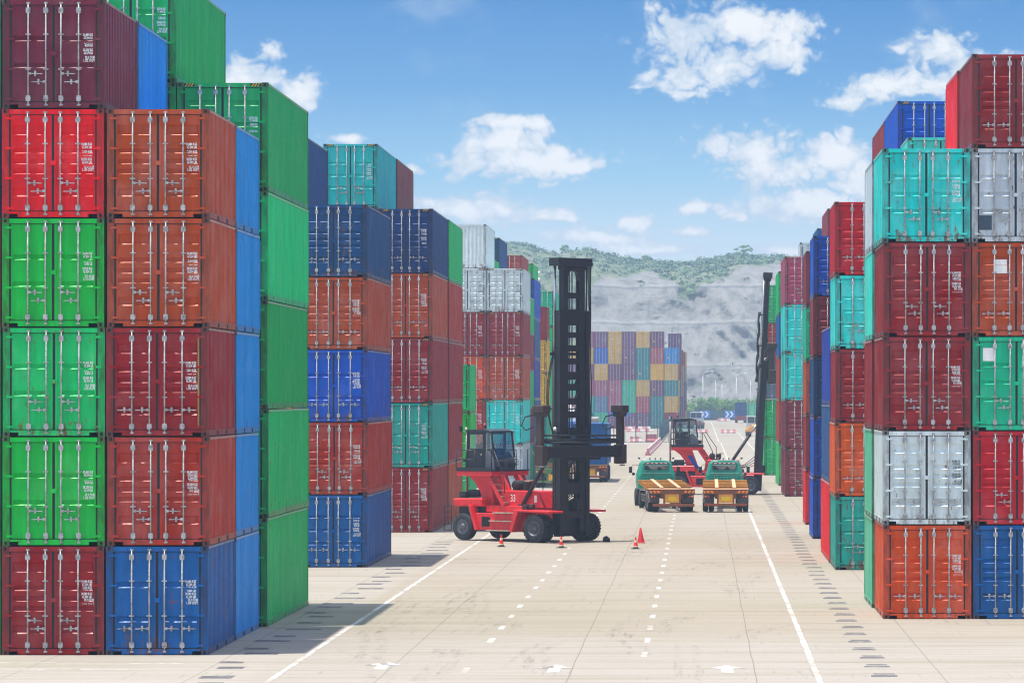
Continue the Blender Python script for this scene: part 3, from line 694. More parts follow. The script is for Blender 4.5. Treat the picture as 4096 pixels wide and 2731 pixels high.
# ---------------------------------------------------------------- the far block: small in the picture, one mesh each
def far_mesh(style):
    H = HC; L = L40; mb = MB(); mb.box(-W2, W2, .06, L, .0, H - .01)
    mb.box(-W2, -1.13, .0, .06, 0, H - .01); mb.box(1.13, W2, .0, .06, 0, H - .01); mb.box(-1.13, 1.13, 0, .06, H - .14, H - .01); mb.box(-1.13, 1.13, 0, .06, 0, .16)
    mb.box(-.03, .03, .045, .058, .16, H - .14, 2); mb.box(-1.13, -1.09, .045, .058, .16, H - .14, 2); mb.box(1.09, 1.13, .045, .058, .16, H - .14, 2)
    if style == 'c':
        for k in range(9): mb.box(-1.06 + k * .24, -.94 + k * .24, .01, .058, .17, H - .15)
    else:
        for z in (.75, 1.4, 2.05):
            for s in (-1, 1): mb.quad([(s * .1, .056, z), (s * 1.06, .056, z), (s * 1.06, .01, z + .07), (s * .1, .01, z + .07)]); mb.quad([(s * .1, .01, z + .07), (s * 1.06, .01, z + .07), (s * 1.06, .056, z + .16), (s * .1, .056, z + .16)])
        for x in (-.78, -.3, .3, .78): mb.box(x - .036, x + .036, -.02, .0, .1, H - .1, 1)
        if style == 'p':
            for k in range(6): mb.box(.62, .96, .0, .009, 1.15 + k * .13, 1.2 + k * .13, 1)
        if style == 'o':
            mb.box(-.66, -.42, -.005, .009, 1.0, 1.3, 3); mb.box(.6, .95, .0, .009, 1.9, 1.98, 1)
    return mb.mesh('shipping_container', [M['paint'], M['galv'], M['dark'], M['tape_y']], fix=True)
GRID = [  # rows bottom-up, columns from the right
 ['maroon!', 'dteal', 'violet', 'violet', 'purple', 'emer', 'blue', 'emer', 'violet', 'maroon', 'violet'],
 ['yellow', 'dteal', 'rose', 'emer', 'pink', 'steel', 'emer', 'pink', 'violet', 'emer', 'violet'],
 ['dteal', 'purple', 'yellow', 'emer', 'pink', 'pink', 'pink', 'emer', 'yellow', 'violet', 'pink'],
 ['yellow', 'yellow!', 'dteal', 'purple', 'purple', 'yellow', 'purple', 'violet', 'pink', 'yellow', 'violet'],
 ['lblue', 'rose', 'dteal', 'violet', 'yellow', 'royal', 'yellow', 'yellow', 'violet', 'pink', 'yellow'],
 [None, 'purple', 'yellow', 'violet', 'yellow', 'violet', 'pink', None, None, None, None]]
CW = ['first', 'second', 'third', 'fourth', 'fifth', 'sixth', 'seventh', 'eighth', 'ninth', 'tenth', 'eleventh']
def far(cx, y, z, col, label, k):
    st = 'c' if col.endswith('!') else ('p', 'd', 'o')[k % 3]; col = col.rstrip('!')
    o = link('shipping_container', cached(('far', st), lambda: far_mesh(st)), None, (*lin(*COL[col][1]), .2)); o.location = (cx, y, z)
    tag(o, label.format(c=COL[col][0]), 'container', 'containers of the far block beyond the fence')
for r, row in enumerate(GRID):
    for c, col in enumerate(row):
        if col: far(-5.27 - c * 2.52 + random.uniform(-.03, .03), 789, r * HC, col, '{c} container, %s up and %s from the right in far block' % (('lowest', 'second', 'third', 'fourth', 'fifth', 'topmost')[r], CW[c]), r * 5 + c * 7)
rr = ['steel', 'maroon', 'yellow', 'violet', 'yellow', 'purple', 'maroon', 'steel']
for d in range(5):
    for r in range(6 if d == 1 else 5):
        far(-5.0 + .25 * d, 801.6 + d * 12.4 + (24 if d > 2 else 0), r * HC, rr[(d * 3 + r * 2) % 8], '{c} container, %s up in the %s row behind the far block corner' % (('lowest', 'second', 'third', 'fourth', 'fifth', 'topmost')[r], CW[d]), r + d)
# ---------------------------------------------------------------- vehicle materials
def paint_of(name, rgb, dirt=.35, rough=.42):
    m, t, b = material(name); o = objco(t)
    n = t.noise(o, 2.2, 6, .65); n2 = t.noise(t.scale(o, (5, 5, .8)), 1.3, 5, .6)
    c = t.mix(t.map(n2, .3, .7), tuple(v * .86 for v in lin(*rgb)), tuple(min(1, v * 1.1) for v in lin(*rgb)))
    c = t.mix(t.math('MULTIPLY', t.map(n, .52, .72), dirt), c, lin(70, 58, 50))
    t.put(b.inputs['Base Color'], c); b.inputs['Roughness'].default_value = rough
    return m
M['m_red'] = paint_of('machine_red', (218, 28, 34), .3); M['m_dark'] = paint_of('mast_black', (20, 22, 32), .15, .6)
M['m_rust'] = paint_of('spreader_brown', (62, 44, 40), .4, .6); M['cab_grey'] = paint_of('cab_grey', (92, 94, 104), .25)
M['cab_dark'] = paint_of('cab_dark', (26, 28, 38), .15); M['tread'] = plain('worn_step', lin(178, 165, 145), .7, var=.3, scale=8)
M['tyre'] = plain('tyre_rubber', (.018, .019, .024), .85, var=.5, scale=7, bump=.4); M['rim'] = plain('wheel_rim', lin(98, 98, 104), .5, .3, .3, 9, rust=.2)
M['hub'] = plain('hub_grey', lin(120, 116, 112), .5, .2, .3, 9, rust=.3)
M['pipe'] = plain('exhaust_pipe', lin(150, 140, 138), .45, .5, .2, 5, rust=.5); M['chrome'] = plain('chrome', (.7, .7, .72), .15, .9, .1)
M['seat_k'] = plain('seat_black', (.02, .02, .022), .8); M['amber'] = plain('amber_lens', lin(232, 110, 20), .3); M['lens'] = plain('lamp_lens', (.75, .74, .68), .2)
M['redlens'] = plain('red_lens', lin(200, 20, 22), .3); M['beacon'] = plain('beacon_lens', lin(150, 60, 44), .35); M['rod'] = plain('steel_rod', (.45, .44, .46), .3, .8)
def glass():
    m, t, b = material('cab_glass'); t.n.remove(b)
    tr = t.add('ShaderNodeBsdfTransparent'); tr.inputs[0].default_value = (.80, .88, .90, 1); gl = t.add('ShaderNodeBsdfGlossy'); gl.inputs['Roughness'].default_value = .03; gl.inputs[0].default_value = (.8, .85, .9, 1)
    f = t.add('ShaderNodeFresnel'); mx = t.add('ShaderNodeMixShader'); t.put(mx.inputs[0], t.math('MULTIPLY_ADD', f.outputs[0], .45, .015)); t.l.new(tr.outputs[0], mx.inputs[1]); t.l.new(gl.outputs[0], mx.inputs[2])
    t.l.new(mx.outputs[0], t.n['Material Output'].inputs[0]); return m
M['glass'] = glass()

def tyre_mesh(r, wd, lugs=26, r_in=.32):
    mb = MB(); h = wd / 2
    mb.lathe([(-h, r_in), (-h - .01, r * .72), (-h * .96, r * .9), (-h * .8, r * .965), (h * .8, r * .965), (h * .96, r * .9), (h + .01, r * .72), (h, r_in), (h * .3, r_in - .02), (-h * .3, r_in - .02), (-h, r_in)], (0, 0, 0), n=36)
    if lugs:
        for k in range(lugs):
            for s in (-1, 1):
                a = 2 * math.pi * (k + (.5 if s > 0 else 0)) / lugs; da = math.pi / lugs * .62
                pts = []
                for (aa, yy, rr) in ((a - da, s * h * .98, r * .9), (a + da, s * h * .98, r * .9), (a + da, s * h * .1, r), (a - da, s * h * .1, r)):
                    pts.append((aa, yy, rr))
                P3 = lambda aa, yy, rr: (math.cos(aa) * rr, yy, math.sin(aa) * rr)
                o = [P3(a - da, s * h * 1.0, r * .985), P3(a + da, s * h * 1.0, r * .985), P3(a + da * .7, s * h * .05, r * 1.0), P3(a - da * .7, s * h * .05, r * 1.0)]
                i = [P3(a - da, s * h * 1.0, r * .88), P3(a + da, s * h * 1.0, r * .88), P3(a + da * .7, s * h * .05, r * .93), P3(a - da * .7, s * h * .05, r * .93)]
                mb.quad(o)
                for j in range(4): mb.quad([i[j], i[(j + 1) % 4], o[(j + 1) % 4], o[j]])
    return mb.mesh('tyre', [M['tyre']])
def rim_mesh(r, wd, side=-1, deep=.06, mat='rim'):
    mb = MB(); h = wd / 2
    mb.lathe([(side * (h - .01), r), (side * (h + .01), r * .93), (side * (h - .03), r * .88), (side * (h - deep), r * .62), (side * (h - deep), r * .42), (side * (h - deep + .05), r * .40), (side * (h - deep + .07), r * .28), (side * (h - deep + .07), .001)], (0, 0, 0), n=26)
    for k in range(10):
        a = 2 * math.pi * k / 10; c = (math.cos(a) * r * .52, side * (h - deep), math.sin(a) * r * .52)
        mb.tube([c, (c[0], c[1] + side * .03, c[2])], .018, 6)
    return mb.mesh('rim', [M[mat]])
def wheel(parent, x, y, r, wd, side=-1, lugs=26, rim_r=None, deep=.06, name='wheel', mat='rim'):
    e = empty(name, (x, y, r)); e.parent = parent; rim_r = rim_r or r * .56
    link('tyre', cached(('ty', r, wd, lugs), lambda: tyre_mesh(r, wd, lugs, rim_r)), e)
    link('rim', cached(('ri', rim_r, wd, side, deep, mat), lambda: rim_mesh(rim_r, wd, side, deep, mat)), e)
    return e

def digits(txt, size, mat, sx=.7, off=.004):
    cu = bpy.data.curves.new('t', 'FONT'); cu.body = txt; cu.size = size; cu.align_x = 'CENTER'; cu.resolution_u = 3; cu.offset = off
    ob = bpy.data.objects.new('t', cu); C.objects.link(ob); dg = bpy.context.evaluated_depsgraph_get(); dg.update()
    m2 = bpy.data.meshes.new_from_object(ob.evaluated_get(dg)); mb = MB()
    for v in m2.vertices: mb.v.append((v.co.x * sx, 0, v.co.y))
    for p_ in m2.polygons: mb.f.append(tuple(p_.vertices)); mb.m.append(0); mb.sm.append(False)
    bpy.data.objects.remove(ob); bpy.data.curves.remove(cu); bpy.data.meshes.remove(m2)
    return mb.mesh('number', [M[mat]], fix=False)

def arc_pts(p0, p1, p2, n=8):
    p0, p1, p2 = Vector(p0), Vector(p1), Vector(p2)
    return [tuple((1 - t) ** 2 * p0 + 2 * t * (1 - t) * p1 + t * t * p2) for t in [k / n for k in range(n + 1)]]

# ---------------------------------------------------------------- empty-container handler
def handler(loc, rz, label, mast_top, carriage, cyl_ext, number=None, lean=0.0, stripe=None, group=None):
    root = empty('container_handler', loc, rz); tag(root, label, 'forklift', group)
    red, dk = M['m_red'], M['m_dark']
    # --- chassis
    mb = MB()
    mb.box(-4.3, .2, -.62, .62, .55, 1.2)                                                     # spine
    for s in (-1, 1):
        mb.prism([(-3.82, 1.18), (-3.62, .48), (-1.22, .46), (-1.0, 1.18)], *sorted((s * .9, s * 1.32)))        # side tanks
        mb.prism([(-4.12, 1.5), (-4.0, 1.5), (-3.62, .46), (-3.76, .46)], *sorted((s * 1.0, s * 1.46)))         # rear mudguard edge
        mb.prism([(-1.24, 1.37), (.75, 1.33), (.75, 1.24), (-1.0, 1.28), (-1.34, .42), (-1.46, .42)], *sorted((s * .95, s * 1.85)))  # front mudguard
        mb.prism([(-3.9, 1.5), (-3.9, 1.22), (-1.2, 1.22), (-1.2, 1.5)], *sorted((s * .55, s * .98)))
    mb.box(-4.0, -.9, -.6, .6, 1.15, 1.5)
    mb.build('chassis', red, root, bevel=.02)
    mb = MB(); mb.prism([(-5.12, 1.44), (-5.16, 1.78), (-3.55, 1.80), (-3.5, 1.46)], -1.26, 1.26); mb.build('counterweight', red, root, bevel=.05)
    mb = MB(); mb.box(-5.0, -3.5, -1.0, 1.0, .75, 1.45); mb.box(-4.65, -4.4, -1.0, 1.0, .4, .75); mb.box(-.3, .05, -1.2, 1.2, .42, .78); mb.build('axle', dk, root)
    mb = MB(); mb.prism([(-2.95, 1.5), (-2.85, 2.14), (-.82, 2.12), (-.50, 1.42)], -.78, .78); eh = mb.build('engine_cover', red, root, bevel=.03)
    mb = MB(); mb.box(-.98, -.84, -.80, -.785, 1.65, 1.95); mb.build('lamp', M['lens'], eh)
    mb = MB()
    for s in (-1, 1):
        mb.prism([(-4.85, 2.78), (-4.42, 2.45), (-4.12, 2.05), (-3.95, 1.45), (-3.28, 1.45), (-3.42, 2.0), (-3.6, 2.5), (-3.72, 2.80)], *sorted((s * .42, s * .66)))
    mb.box(-4.5, -3.75, -.42, .42, 2.55, 2.78); mb.build('neck', red, root, bevel=.015)
    if stripe: 
        mb = MB(); mb.prism([(-4.0, 2.42), (-3.72, 2.42), (-3.22, 1.62), (-3.5, 1.62)], -.682, -.664); mb.build('neck_plate', M[stripe], root)
    mb = MB()
    for s in (-1, 1): mb.prism([(-3.2, 2.78), (-2.95, 2.78), (-2.1, 1.5), (-2.35, 1.5)], *sorted((s * .45, s * .58)))   # strut to engine deck
    mb.box(-4.98, -3.0, -1.2, 1.2, 2.74, 2.94); mb.build('platform', red, root, bevel=.012)
    mb = MB(); mb.box(-5.0, -2.98, -1.22, 1.22, 2.945, 3.0); mb.box(-5.0, -4.96, -1.22, 1.22, 3.0, 3.09); mb.box(-5.0, -3.0, -1.225, -1.19, 3.0, 3.1); mb.build('deck_plate', M['cab_dark'], root)
    # --- cab
    cab = empty('cab', (0, 0, 0)); cab.parent = root
    x0, x1, x2, zf, zr, hw = -4.84, -3.86, -3.32, 3.0, 4.66, .66
    mb = MB()
    for s in (-1, 1):
        y = s * hw
        for (a, b2) in (((x0, y, zf), (x0 + .02, y, zr)), ((x1, y, zf), (x1, y, zr)), ((x2 - .02, y, zf + .5), (x2 - .17, y, zr - .03))): mb.beam(a, b2, .07, .07)
        for z in (3.86,): mb.beam((x0, y, z), (x1, y, z), .05, .06)
        mb.beam((x0, y, 4.58), (x1, y, 4.58), .05, .05)
    mb.beam((x2 - .17, -hw, zr - .04), (x2 - .17, hw, zr - .04), .06, .06); mb.prism([(x0 - .06, 4.60), (x0 - .06, 4.68), (x1, 4.72), (x2 - .1, 4.62), (x2 - .1, 4.57)], -hw - .05, hw + .05)
    mb.build('cab_frame', M['cab_dark'], cab, bevel=.008)
    mb = MB()
    for s in (-1, 1):
        mb.prism([(x1 + .04, 3.0), (x1 + .04, 3.72), (x1 + .2, 3.78), (x2 - .06, 3.48), (x2, 3.42), (x2 + .02, 3.0)], *sorted((s * (hw - .03), s * (hw + .02))))
    mb.prism([(x2 - .05, 3.0), (x2 - .08, 3.44), (x2 + .0, 3.42), (x2 + .04, 3.0)], -hw, hw); mb.box(x0, x1, -hw + .02, hw - .02, 3.0, 3.05)
    mb.prism([(x0, 3.0), (x0, 3.6), (x0 + .05, 3.6), (x0 + .05, 3.0)], -hw, hw); mb.build('cab_panel', M['cab_grey'], cab, bevel=.01)
    for s in (-1, 1):
        mb = MB(); y0, y1 = sorted((s * (hw - .015), s * (hw + .015)))
        mb.prism([(x0 + .08, 3.12), (x0 + .08, 3.84), (x1 - .05, 3.84), (x1 - .05, 3.08), (x0 + .2, 3.08)], y0, y1)
        for (xa, xb) in ((x0 + .08, x0 + .13), (x1 - .10, x1 - .05)): mb.box(xa, xb, y0, y1, 3.84, 4.55)
        mb.box(x0 + .13, x1 - .10, y0, y1, 4.49, 4.55); d = mb.build('cab_door', M['cab_dark'], cab, bevel=.006)
        mb = MB(); mb.box(x0 + .13, x1 - .10, s * hw - .003, s * hw + .003, 3.84, 4.49); mb.build('window', M['glass'], d)
        mb = MB(); mb.box(x1 - .2, x1 - .14, *sorted((s * (hw + .016), s * (hw + .05))), 3.6, 3.68); mb.build('handle', M['galv'], d)
        mb = MB(); mb.prism([(x1 + .05, 3.74), (x1 + .05, 4.55), (x2 - .22, 4.55), (x2 - .1, 3.56)], s * hw - .003, s * hw + .003); mb.build('side_window', M['glass'], cab)
    mb = MB(); mb.quad([(x2 - .05, -hw + .04, 3.46), (x2 - .05, hw - .04, 3.46), (x2 - .17, hw - .04, 4.56), (x2 - .17, -hw + .04, 4.56)]); mb.build('windshield', M['glass'], cab)
    mb = MB(); mb.box(-4.62, -4.22, -.25, .25, 3.42, 3.54); mb.prism([(-4.66, 3.5), (-4.76, 4.05), (-4.66, 4.08), (-4.56, 3.54)], -.24, .24); mb.box(-4.5, -4.34, -.1, .1, 3.05, 3.42); mb.build('seat', M['seat_k'], cab, bevel=.03)
    mb = MB(); mb.prism([(-3.85, 3.05), (-3.78, 3.62), (-3.5, 3.56), (-3.4, 3.05)], -.4, .4); mb.beam((-3.85, 0, 3.45), (-4.02, 0, 3.78), .05, .05); mb.build('console', M['cab_dark'], cab, bevel=.02)
    mb = MB(); n = 14; mb.tube([(-4.02 + .07 * math.cos(2 * math.pi * k / n), .19 * math.sin(2 * math.pi * k / n), 3.78 + .15 * math.cos(2 * math.pi * k / n)) for k in range(n + 1)], .014, 5); mb.build('steering_wheel', M['seat_k'], cab)
    mb = MB(); mb.box(-3.36, -3.1, -.62, -.25, 3.12, 3.36); mb.box(-3.3, -3.12, .2, .5, 3.12, 3.3); mb.build('lamp_box', M['cab_dark'], cab, bevel=.015)
    mb = MB(); mb.beam((x2 - .08, -.35, 3.5), (x2 - .14, -.1, 4.1), .02, .02); mb.beam((x2 - .06, -.6, 3.5), (x2 - .16, -.5, 4.2), .015, .015); mb.build('wiper', M['seat_k'], cab)
    # --- railings, ladders
    mb = MB(); r_ = .022
    def rail(pts): mb.tube(pts, r_, 6)
    for z in (3.42, 3.82):
        rail([(-3.95, -1.2, z), (-5.0, -1.2, z), (-5.0, -.2, z)])
    for (x, y) in ((-5.0, -1.2), (-5.0, -.2), (-4.45, -1.2), (-3.95, -1.2)): rail([(x, y, 2.95), (x, y, 3.82)])
    mb.build('handrail', M['cab_dark'], root); mb = MB()
    for z in (3.42, 3.82): rail([(-5.0, 1.2, z), (-3.7, 1.2, z)])
    for (x, y) in ((-5.0, 1.2), (-3.7, 1.2), (-4.35, 1.2)): rail([(x, y, 2.95), (x, y, 3.82)])
    mb.build('handrail', M['cab_dark'], root); mb = MB()
    rail([(-3.05, 1.2, 2.95), (-3.05, 1.2, 3.85), (-2.85, 1.2, 3.85), (-2.2, 1.2, 2.9), (-2.2, 1.2, 2.1)])
    mb.build('handrail', M['cab_dark'], root); mb = MB()
    rail([(-3.15, -1.05, 3.0), (-3.15, -1.05, 3.78), (-3.0, -1.05, 3.8), (-2.45, -1.05, 2.7), (-2.4, -1.05, 2.0)])
    mb.build('handrail', M['cab_dark'], root)
    for s, nm in ((-1, 'ladder'), (1, 'ladder')):
        e = empty(nm); e.parent = root
        mb = MB()
        for y in (.62, 1.12): mb.beam((-3.28, s * y, 2.76), (-2.42, s * y, 1.5), .04, .16)
        mb.build('side_rail', red, e)
        for k in range(5):
            f = (k + .5) / 5; mb = MB(); xx = -3.28 + .86 * f; mb.box(xx - .1, xx + .12, *sorted((s * .65, s * 1.1)), 2.76 - 1.26 * f - .015, 2.76 - 1.26 * f + .015); mb.build('tread', M['tread'], e)
    for s in (-1, 1):
        for (xa, xb, z) in ((-2.75, -1.25, 1.205), (-2.95, -1.7, .86), (-3.1, -1.3, .46)):
            mb = MB(); mb.box(xa, xb, *sorted((s * 1.2, s * 1.46)), z - .02, z + .02); mb.build('step', M['tread'], root)
    mb = MB(); mb.box(-3.45, -3.0, -1.335, -1.322, .62, 1.02); mb.build('grille', M['dark'], root)
    mb = MB()
    for s in (-1,):
        for y in (-1.0, -1.45): mb.tube([(-5.15, y, 1.5), (-5.45, y, 1.45), (-5.45, y, .42), (-5.1, y, .42)], .018, 5)
        for z in (.42, .68, .95, 1.2, 1.45): mb.tube([(-5.45, -1.0, z), (-5.45, -1.45, z)], .016, 5)
    mb.build('rear_ladder', M['cab_dark'], root)
    # --- wheels
    for s in (-1, 1):
        wheel(root, -.12, s * 1.70, .59, .34, s, deep=.14); wheel(root, -.12, s * 1.32, .59, .34, s, deep=.14)
        wheel(root, -4.55, s * 1.14, .585, .36, s, lugs=0, deep=.03)
    # --- odds and ends on deck
    mb = MB(); mb.lathe([(-.32, .001), (-.32, .15), (-.28, .17), (.28, .17), (.32, .15), (.32, .001)], (-4.5, -.55, 1.98), axis='x', n=18); mb.build('air_tank', M['seat_k'], root)
    mb = MB(); mb.lathe([(-.3, .001), (-.3, .17), (-.26, .2), (.26, .2), (.3, .17), (.3, .001)], (-2.45, -.05, 2.36), n=20); mb.box(-2.75, -1.95, -.15, .3, 2.14, 2.2); mb.box(-2.2, -1.9, -.1, .3, 2.2, 2.5); mb.build('air_cleaner', M['seat_k'], root)
    mb = MB(); mb.box(-2.05, -1.75, -.2, .35, 2.5, 2.56); mb.build('filter_cap', M['tread'], root)
    mb = MB(); mb.tube([(-5.05, -.45, 1.8), (-5.05, -.45, 4.5)], .06, 10); mb.tube([(-5.05, -.45, 4.49), (-5.05, -.45, 4.6), (-5.12, -.45, 4.78)], .055, 10); mb.build('exhaust_pipe', M['pipe'], root)
    mb = MB(); mb.box(-5.05, -4.7, -.95, -.75, 1.8, 2.05); mb.tube([(-4.2, -.55, 1.95), (-4.0, -.55, 1.95), (-3.9, -.5, 1.6)], .06, 8); mb.build('engine_hose', M['seat_k'], root)
    mb = MB(); mb.tube([(-4.6, .2, 4.70), (-4.6, .2, 4.80)], .02, 6); mb.lathe([(0, .001), (0, .06), (.05, .08), (.13, .07), (.18, .03), (.19, .001)], (-4.6, .2, 4.78), axis='z', n=12); mb.build('beacon', M['beacon'], root)
    mb = MB(); mb.tube([(-4.86, -.68, 4.45), (-4.95, -.95, 4.6), (-4.95, -.95, 4.72)], .014, 5); mb.box(-5.0, -4.92, -1.02, -.88, 4.62, 4.84); mb.build('mirror', M['cab_dark'], root, bevel=.01)
    mb = MB(); mb.box(-1.02, -.75, -1.55, -1.3, 1.37, 1.58); mb.lathe([(0, .001), (0, .10), (.06, .09), (.06, .001)], (-.6, -1.5, 1.50), n=14); mb.box(-.72, -.5, -1.44, -1.3, 1.37, 1.6); mb.build('headlamp', M['m_rust'], root, bevel=.01)
    if number: 
        o = link('number', cached(('num', number), lambda: digits(number, .42, 'white')), root); o.location = (-2.17, -.786, 1.68)
    # --- tilt cylinders
    mx = .42
    for s in (-1, 1):
        e = MB(); a = Vector((-1.62, s * .86, 1.46)); b2 = Vector((mx - .15, s * .86, cyl_ext)); mid = a + (b2 - a) * .8
        e.tube([a, mid], .085, 12); e.tube([a + (b2 - a) * .77, a + (b2 - a) * .8], .105, 12); e.tube([a + Vector((-.05, -.1 * s, 0)), a + Vector((-.05, .1 * s, 0))], .11, 10)
        c = e.build('tilt_cylinder', dk, root); e = MB(); e.tube([mid, b2], .045, 10); e.build('piston_rod', M['rod'], c)
    # --- mast (leans by 'lean' about its foot)
    mast = empty('mast', (mx, 0, .3)); mast.parent = root; mast.rotation_euler = (0, lean, 0)
    zo = min(9.7, mast_top - 2.1) - .3; zt = mast_top - .3
    for s in (-1, 1):
        mb = MB(); ya, yb = sorted((s * .72, s * .97))
        mb.box(-.16, -.10, ya, yb, -.05, zo); mb.box(.10, .16, ya, yb, -.05, zo); mb.box(-.10, .10, *sorted((s * .90, s * .95)), -.05, zo)
        mb.build('outer_channel', dk, mast)
        mb = MB(); ya, yb = sorted((s * .38, s * .70)); mb.box(-.12, -.07, ya, yb, .1, zt - .05); mb.box(.07, .12, ya, yb, .1, zt - .05); mb.box(-.07, .07, *sorted((s * .64, s * .69)), .1, zt - .05)
        mb.build('inner_channel', dk, mast)
        mb = MB(); mb.tube([(-.24, s * .84, .1), (-.24, s * .84, zo * .82)], .10, 12); mb.tube([(-.24, s * .84, zo * .80), (-.24, s * .84, zo * .82 + .1)], .125, 12); cy = mb.build('lift_cylinder', dk, mast)
        mb = MB(); mb.tube([(-.24, s * .84, zo * .82), (-.24, s * .84, zt - .3)], .06, 10); mb.build('piston_rod', M['rod'], cy)
    mb = MB(); mb.box(-.30, .26, -1.16, 1.05, zt - .34, zt); mb.box(-.18, .2, -.72, .72, zt - .5, zt - .34); mb.build('mast_head', dk, mast, bevel=.02)
    mb = MB()
    for s in (-1, 1): mb.prism([(s * .42, zt - .5), (s * .42, zt - .95), (s * .30, zt - .62), (s * .1, zt - .5)], -.1, .1, axis='x')
    for (za, zb) in ((1.45, 1.69), (2.15, 2.82), (3.11, 3.34), (3.65, 3.91), (4.2, 4.45), (4.76, 5.09), (5.27, 5.55), (5.87, 6.14), (6.42, 6.7), (7.1, 7.4), (8.2, 8.5), (9.4, 9.9), (10.6, 10.9), (11.6, 11.9)):
        if zt - zb > .6: mb.box(-.1, .1, -.42, .42, zt - zb, zt - za)
    for za in (5.27, 5.87, 6.42): mb.prism([(.42, zt - za), (.20, zt - za), (.42, zt - za + .33)], -.06, .06, axis='x')
    mb.build('rung_frame', dk, mast)
    mb = MB(); mb.prism([(-.95, -.05), (.95, -.05), (.95, 1.3), (.42, 1.3), (.34, 1.42), (-.34, 1.42), (-.42, 1.3), (-.95, 1.3)], -.2, -.1, axis='x'); mb.box(-.2, -.1, -.7, .7, 2.0, 2.35); mb.box(-.2, -.16, -1.2, 1.2, zo * .8, zo * .8 + .12); mb.box(-.2, -.16, -1.3, 1.3, zo * .42, zo * .42 + .05); mb.build('cross_plate', dk, mast)
    mb = MB()
    for y in (-.16, .02): mb.tube([(-.02, y, 1.6), (-.02, y, zt - .5)], .026, 6)
    mb.build('lift_chain', M['seat_k'], mast)
    mb = MB(); mb.tube([(-.1, .95, zt - .22), (-.1, 1.42, zt - .22)], .07, 10)
    for k in range(6):
        y = 1.02 + .07 * k; top = zt - .2; mb.tube([(-.1, y, top)] + [(-.12 + .03 * math.sin(q * 1.7 + k), y + .03 * math.sin(q * .9 + k * 2), top - (top - carriage - .2) * q / 7) for q in range(1, 8)], .024, 5)
    for k in range(3): mb.tube(arc_pts((-.15, -1.0 - .05 * k, zo * .8), (-.25, -1.55 - .1 * k, zo * .6), (-.15, -1.05, zo * .45), 10), .018, 5)
    for k in range(4): mb.tube(arc_pts((-.22, .9 + .05 * k, 1.5 + k * .2), (-.9 - .1 * k, .6, 1.25), (-1.2, .3 + .2 * k, 1.3), 8), .022, 5)
    mb.build('hydraulic_hose', M['seat_k'], mast)
    mb = MB()
    for k in range(3): mb.tube([(-.36 - .13 * abs(math.sin(q * .62 + k * .5)), -.62 + .1 * k + .05 * math.sin(q * 1.1), carriage + 3.6 - q * .27) for q in range(17)], .05, 6)
    for k in range(3): mb.tube([(-.3 - .05 * math.sin(q * .9 + k), .5 + .1 * k, carriage + .3 - q * .35) for q in range(10)], .03, 6)
    for z_ in (carriage + 3.4, carriage + 1.5, carriage - 1.2): mb.box(-.42, -.18, -.9, .9, z_, z_ + .06)
    mb.build('hose_bundle', M['seat_k'], mast)
    mb = MB(); mb.box(-.02, .35, -.1, .18, 1.05, 1.5); mb.build('mast_lamp', dk, mast)
    # --- spreader
    sp_ = empty('spreader', (.0, 0, 0)); sp_.parent = root; cz = carriage
    sx = mx + .38 + math.tan(lean) * (cz - .3)
    mb = MB(); mb.box(sx - .2, sx - .05, -.7, .7, cz - .3, cz + .5); [mb.box(sx - .2, sx - .08, q - .08, q + .08, cz + .5, cz + 1.0) for q in (-.5, .5)]; mb.build('carriage', dk, sp_, bevel=.015)
    mb = MB(); mb.box(sx - .05, sx + .3, -2.5, 2.5, cz - .2, cz + .28); mb.box(sx - .1, sx + .2, -1.1, 1.2, cz - .3, cz - .203); mb.build('main_beam', dk, sp_, bevel=.02)
    mb = MB(); mb.box(sx - .065, sx - .052, -1.5, .95, cz + .17, cz + .33); mb.build('label_plate', M['m_rust'], sp_)
    mb = MB(); mb.tube([(sx, -2.4, cz + .52), (sx, 2.4, cz + .52)], .07, 10); mb.tube([(sx + .2, -2.4, cz + .43), (sx + .2, 2.4, cz + .43)], .05, 8); mb.tube([(sx, -2.45, cz + .74), (sx, 2.45, cz + .70)], .035, 8)
    mb.tube([(sx - .05 + .08 * math.sin(k * 1.9), -2.3 + k * .25, cz + .55 + .07 * math.sin(k * 2.3)) for k in range(19)], .018, 5); mb.tube([(sx + .1 * math.cos(k), -1.4 + k * .2, cz + .62 + .09 * math.sin(k * 1.3)) for k in range(15)], .016, 5)
    mb.build('slide_cylinder', M['seat_k'], sp_)
    for s in (-1, 1):
        y = s * 2.62; mb = MB()
        mb.box(sx - .08, sx + .24, *sorted((s * 2.52, s * 2.72)), cz - .50, cz + 1.5); mb.box(sx - .12, sx + .34, *sorted((s * 2.42, s * 2.76)), cz - .48, cz + .32)
        mb.box(sx - .2, sx + .42, *sorted((s * 2.32, s * 2.8)), cz + 1.68, cz + 1.98); mb.prism([(sx - .12, cz + 1.5), (sx + .30, cz + 1.5), (sx + .38, cz + 1.68), (sx - .18, cz + 1.68)], *sorted((s * 2.4, s * 2.76)))
        arm = mb.build('lifting_arm', M['m_rust'], sp_, bevel=.02)
        mb = MB(); mb.tube([(sx - .1, y - .05, cz + 1.62), (sx - .35, y - .45, cz + 1.5), (sx - .4, y - .62, cz + 1.15), (sx - .3, y - .45, cz + .95), (sx - .1, y - .2, cz + 1.1)], .03, 6); mb.build('arm_hose', M['seat_k'], arm)
        mb = MB(); mb.box(sx + .1, sx + .3, *sorted((s * 2.56, s * 2.68)), cz - .58, cz - .52); mb.build('twistlock', M['galv'], arm)
    mb = MB(); mb.tube([(sx - .12, -1.25, cz + .6), (sx - .22, -1.25, cz + .95)], .06, 8); mb.box(sx - .25, sx - .05, -1.33, -1.12, cz + .4, cz + .9); w1 = mb.build('work_lamp', dk, sp_)
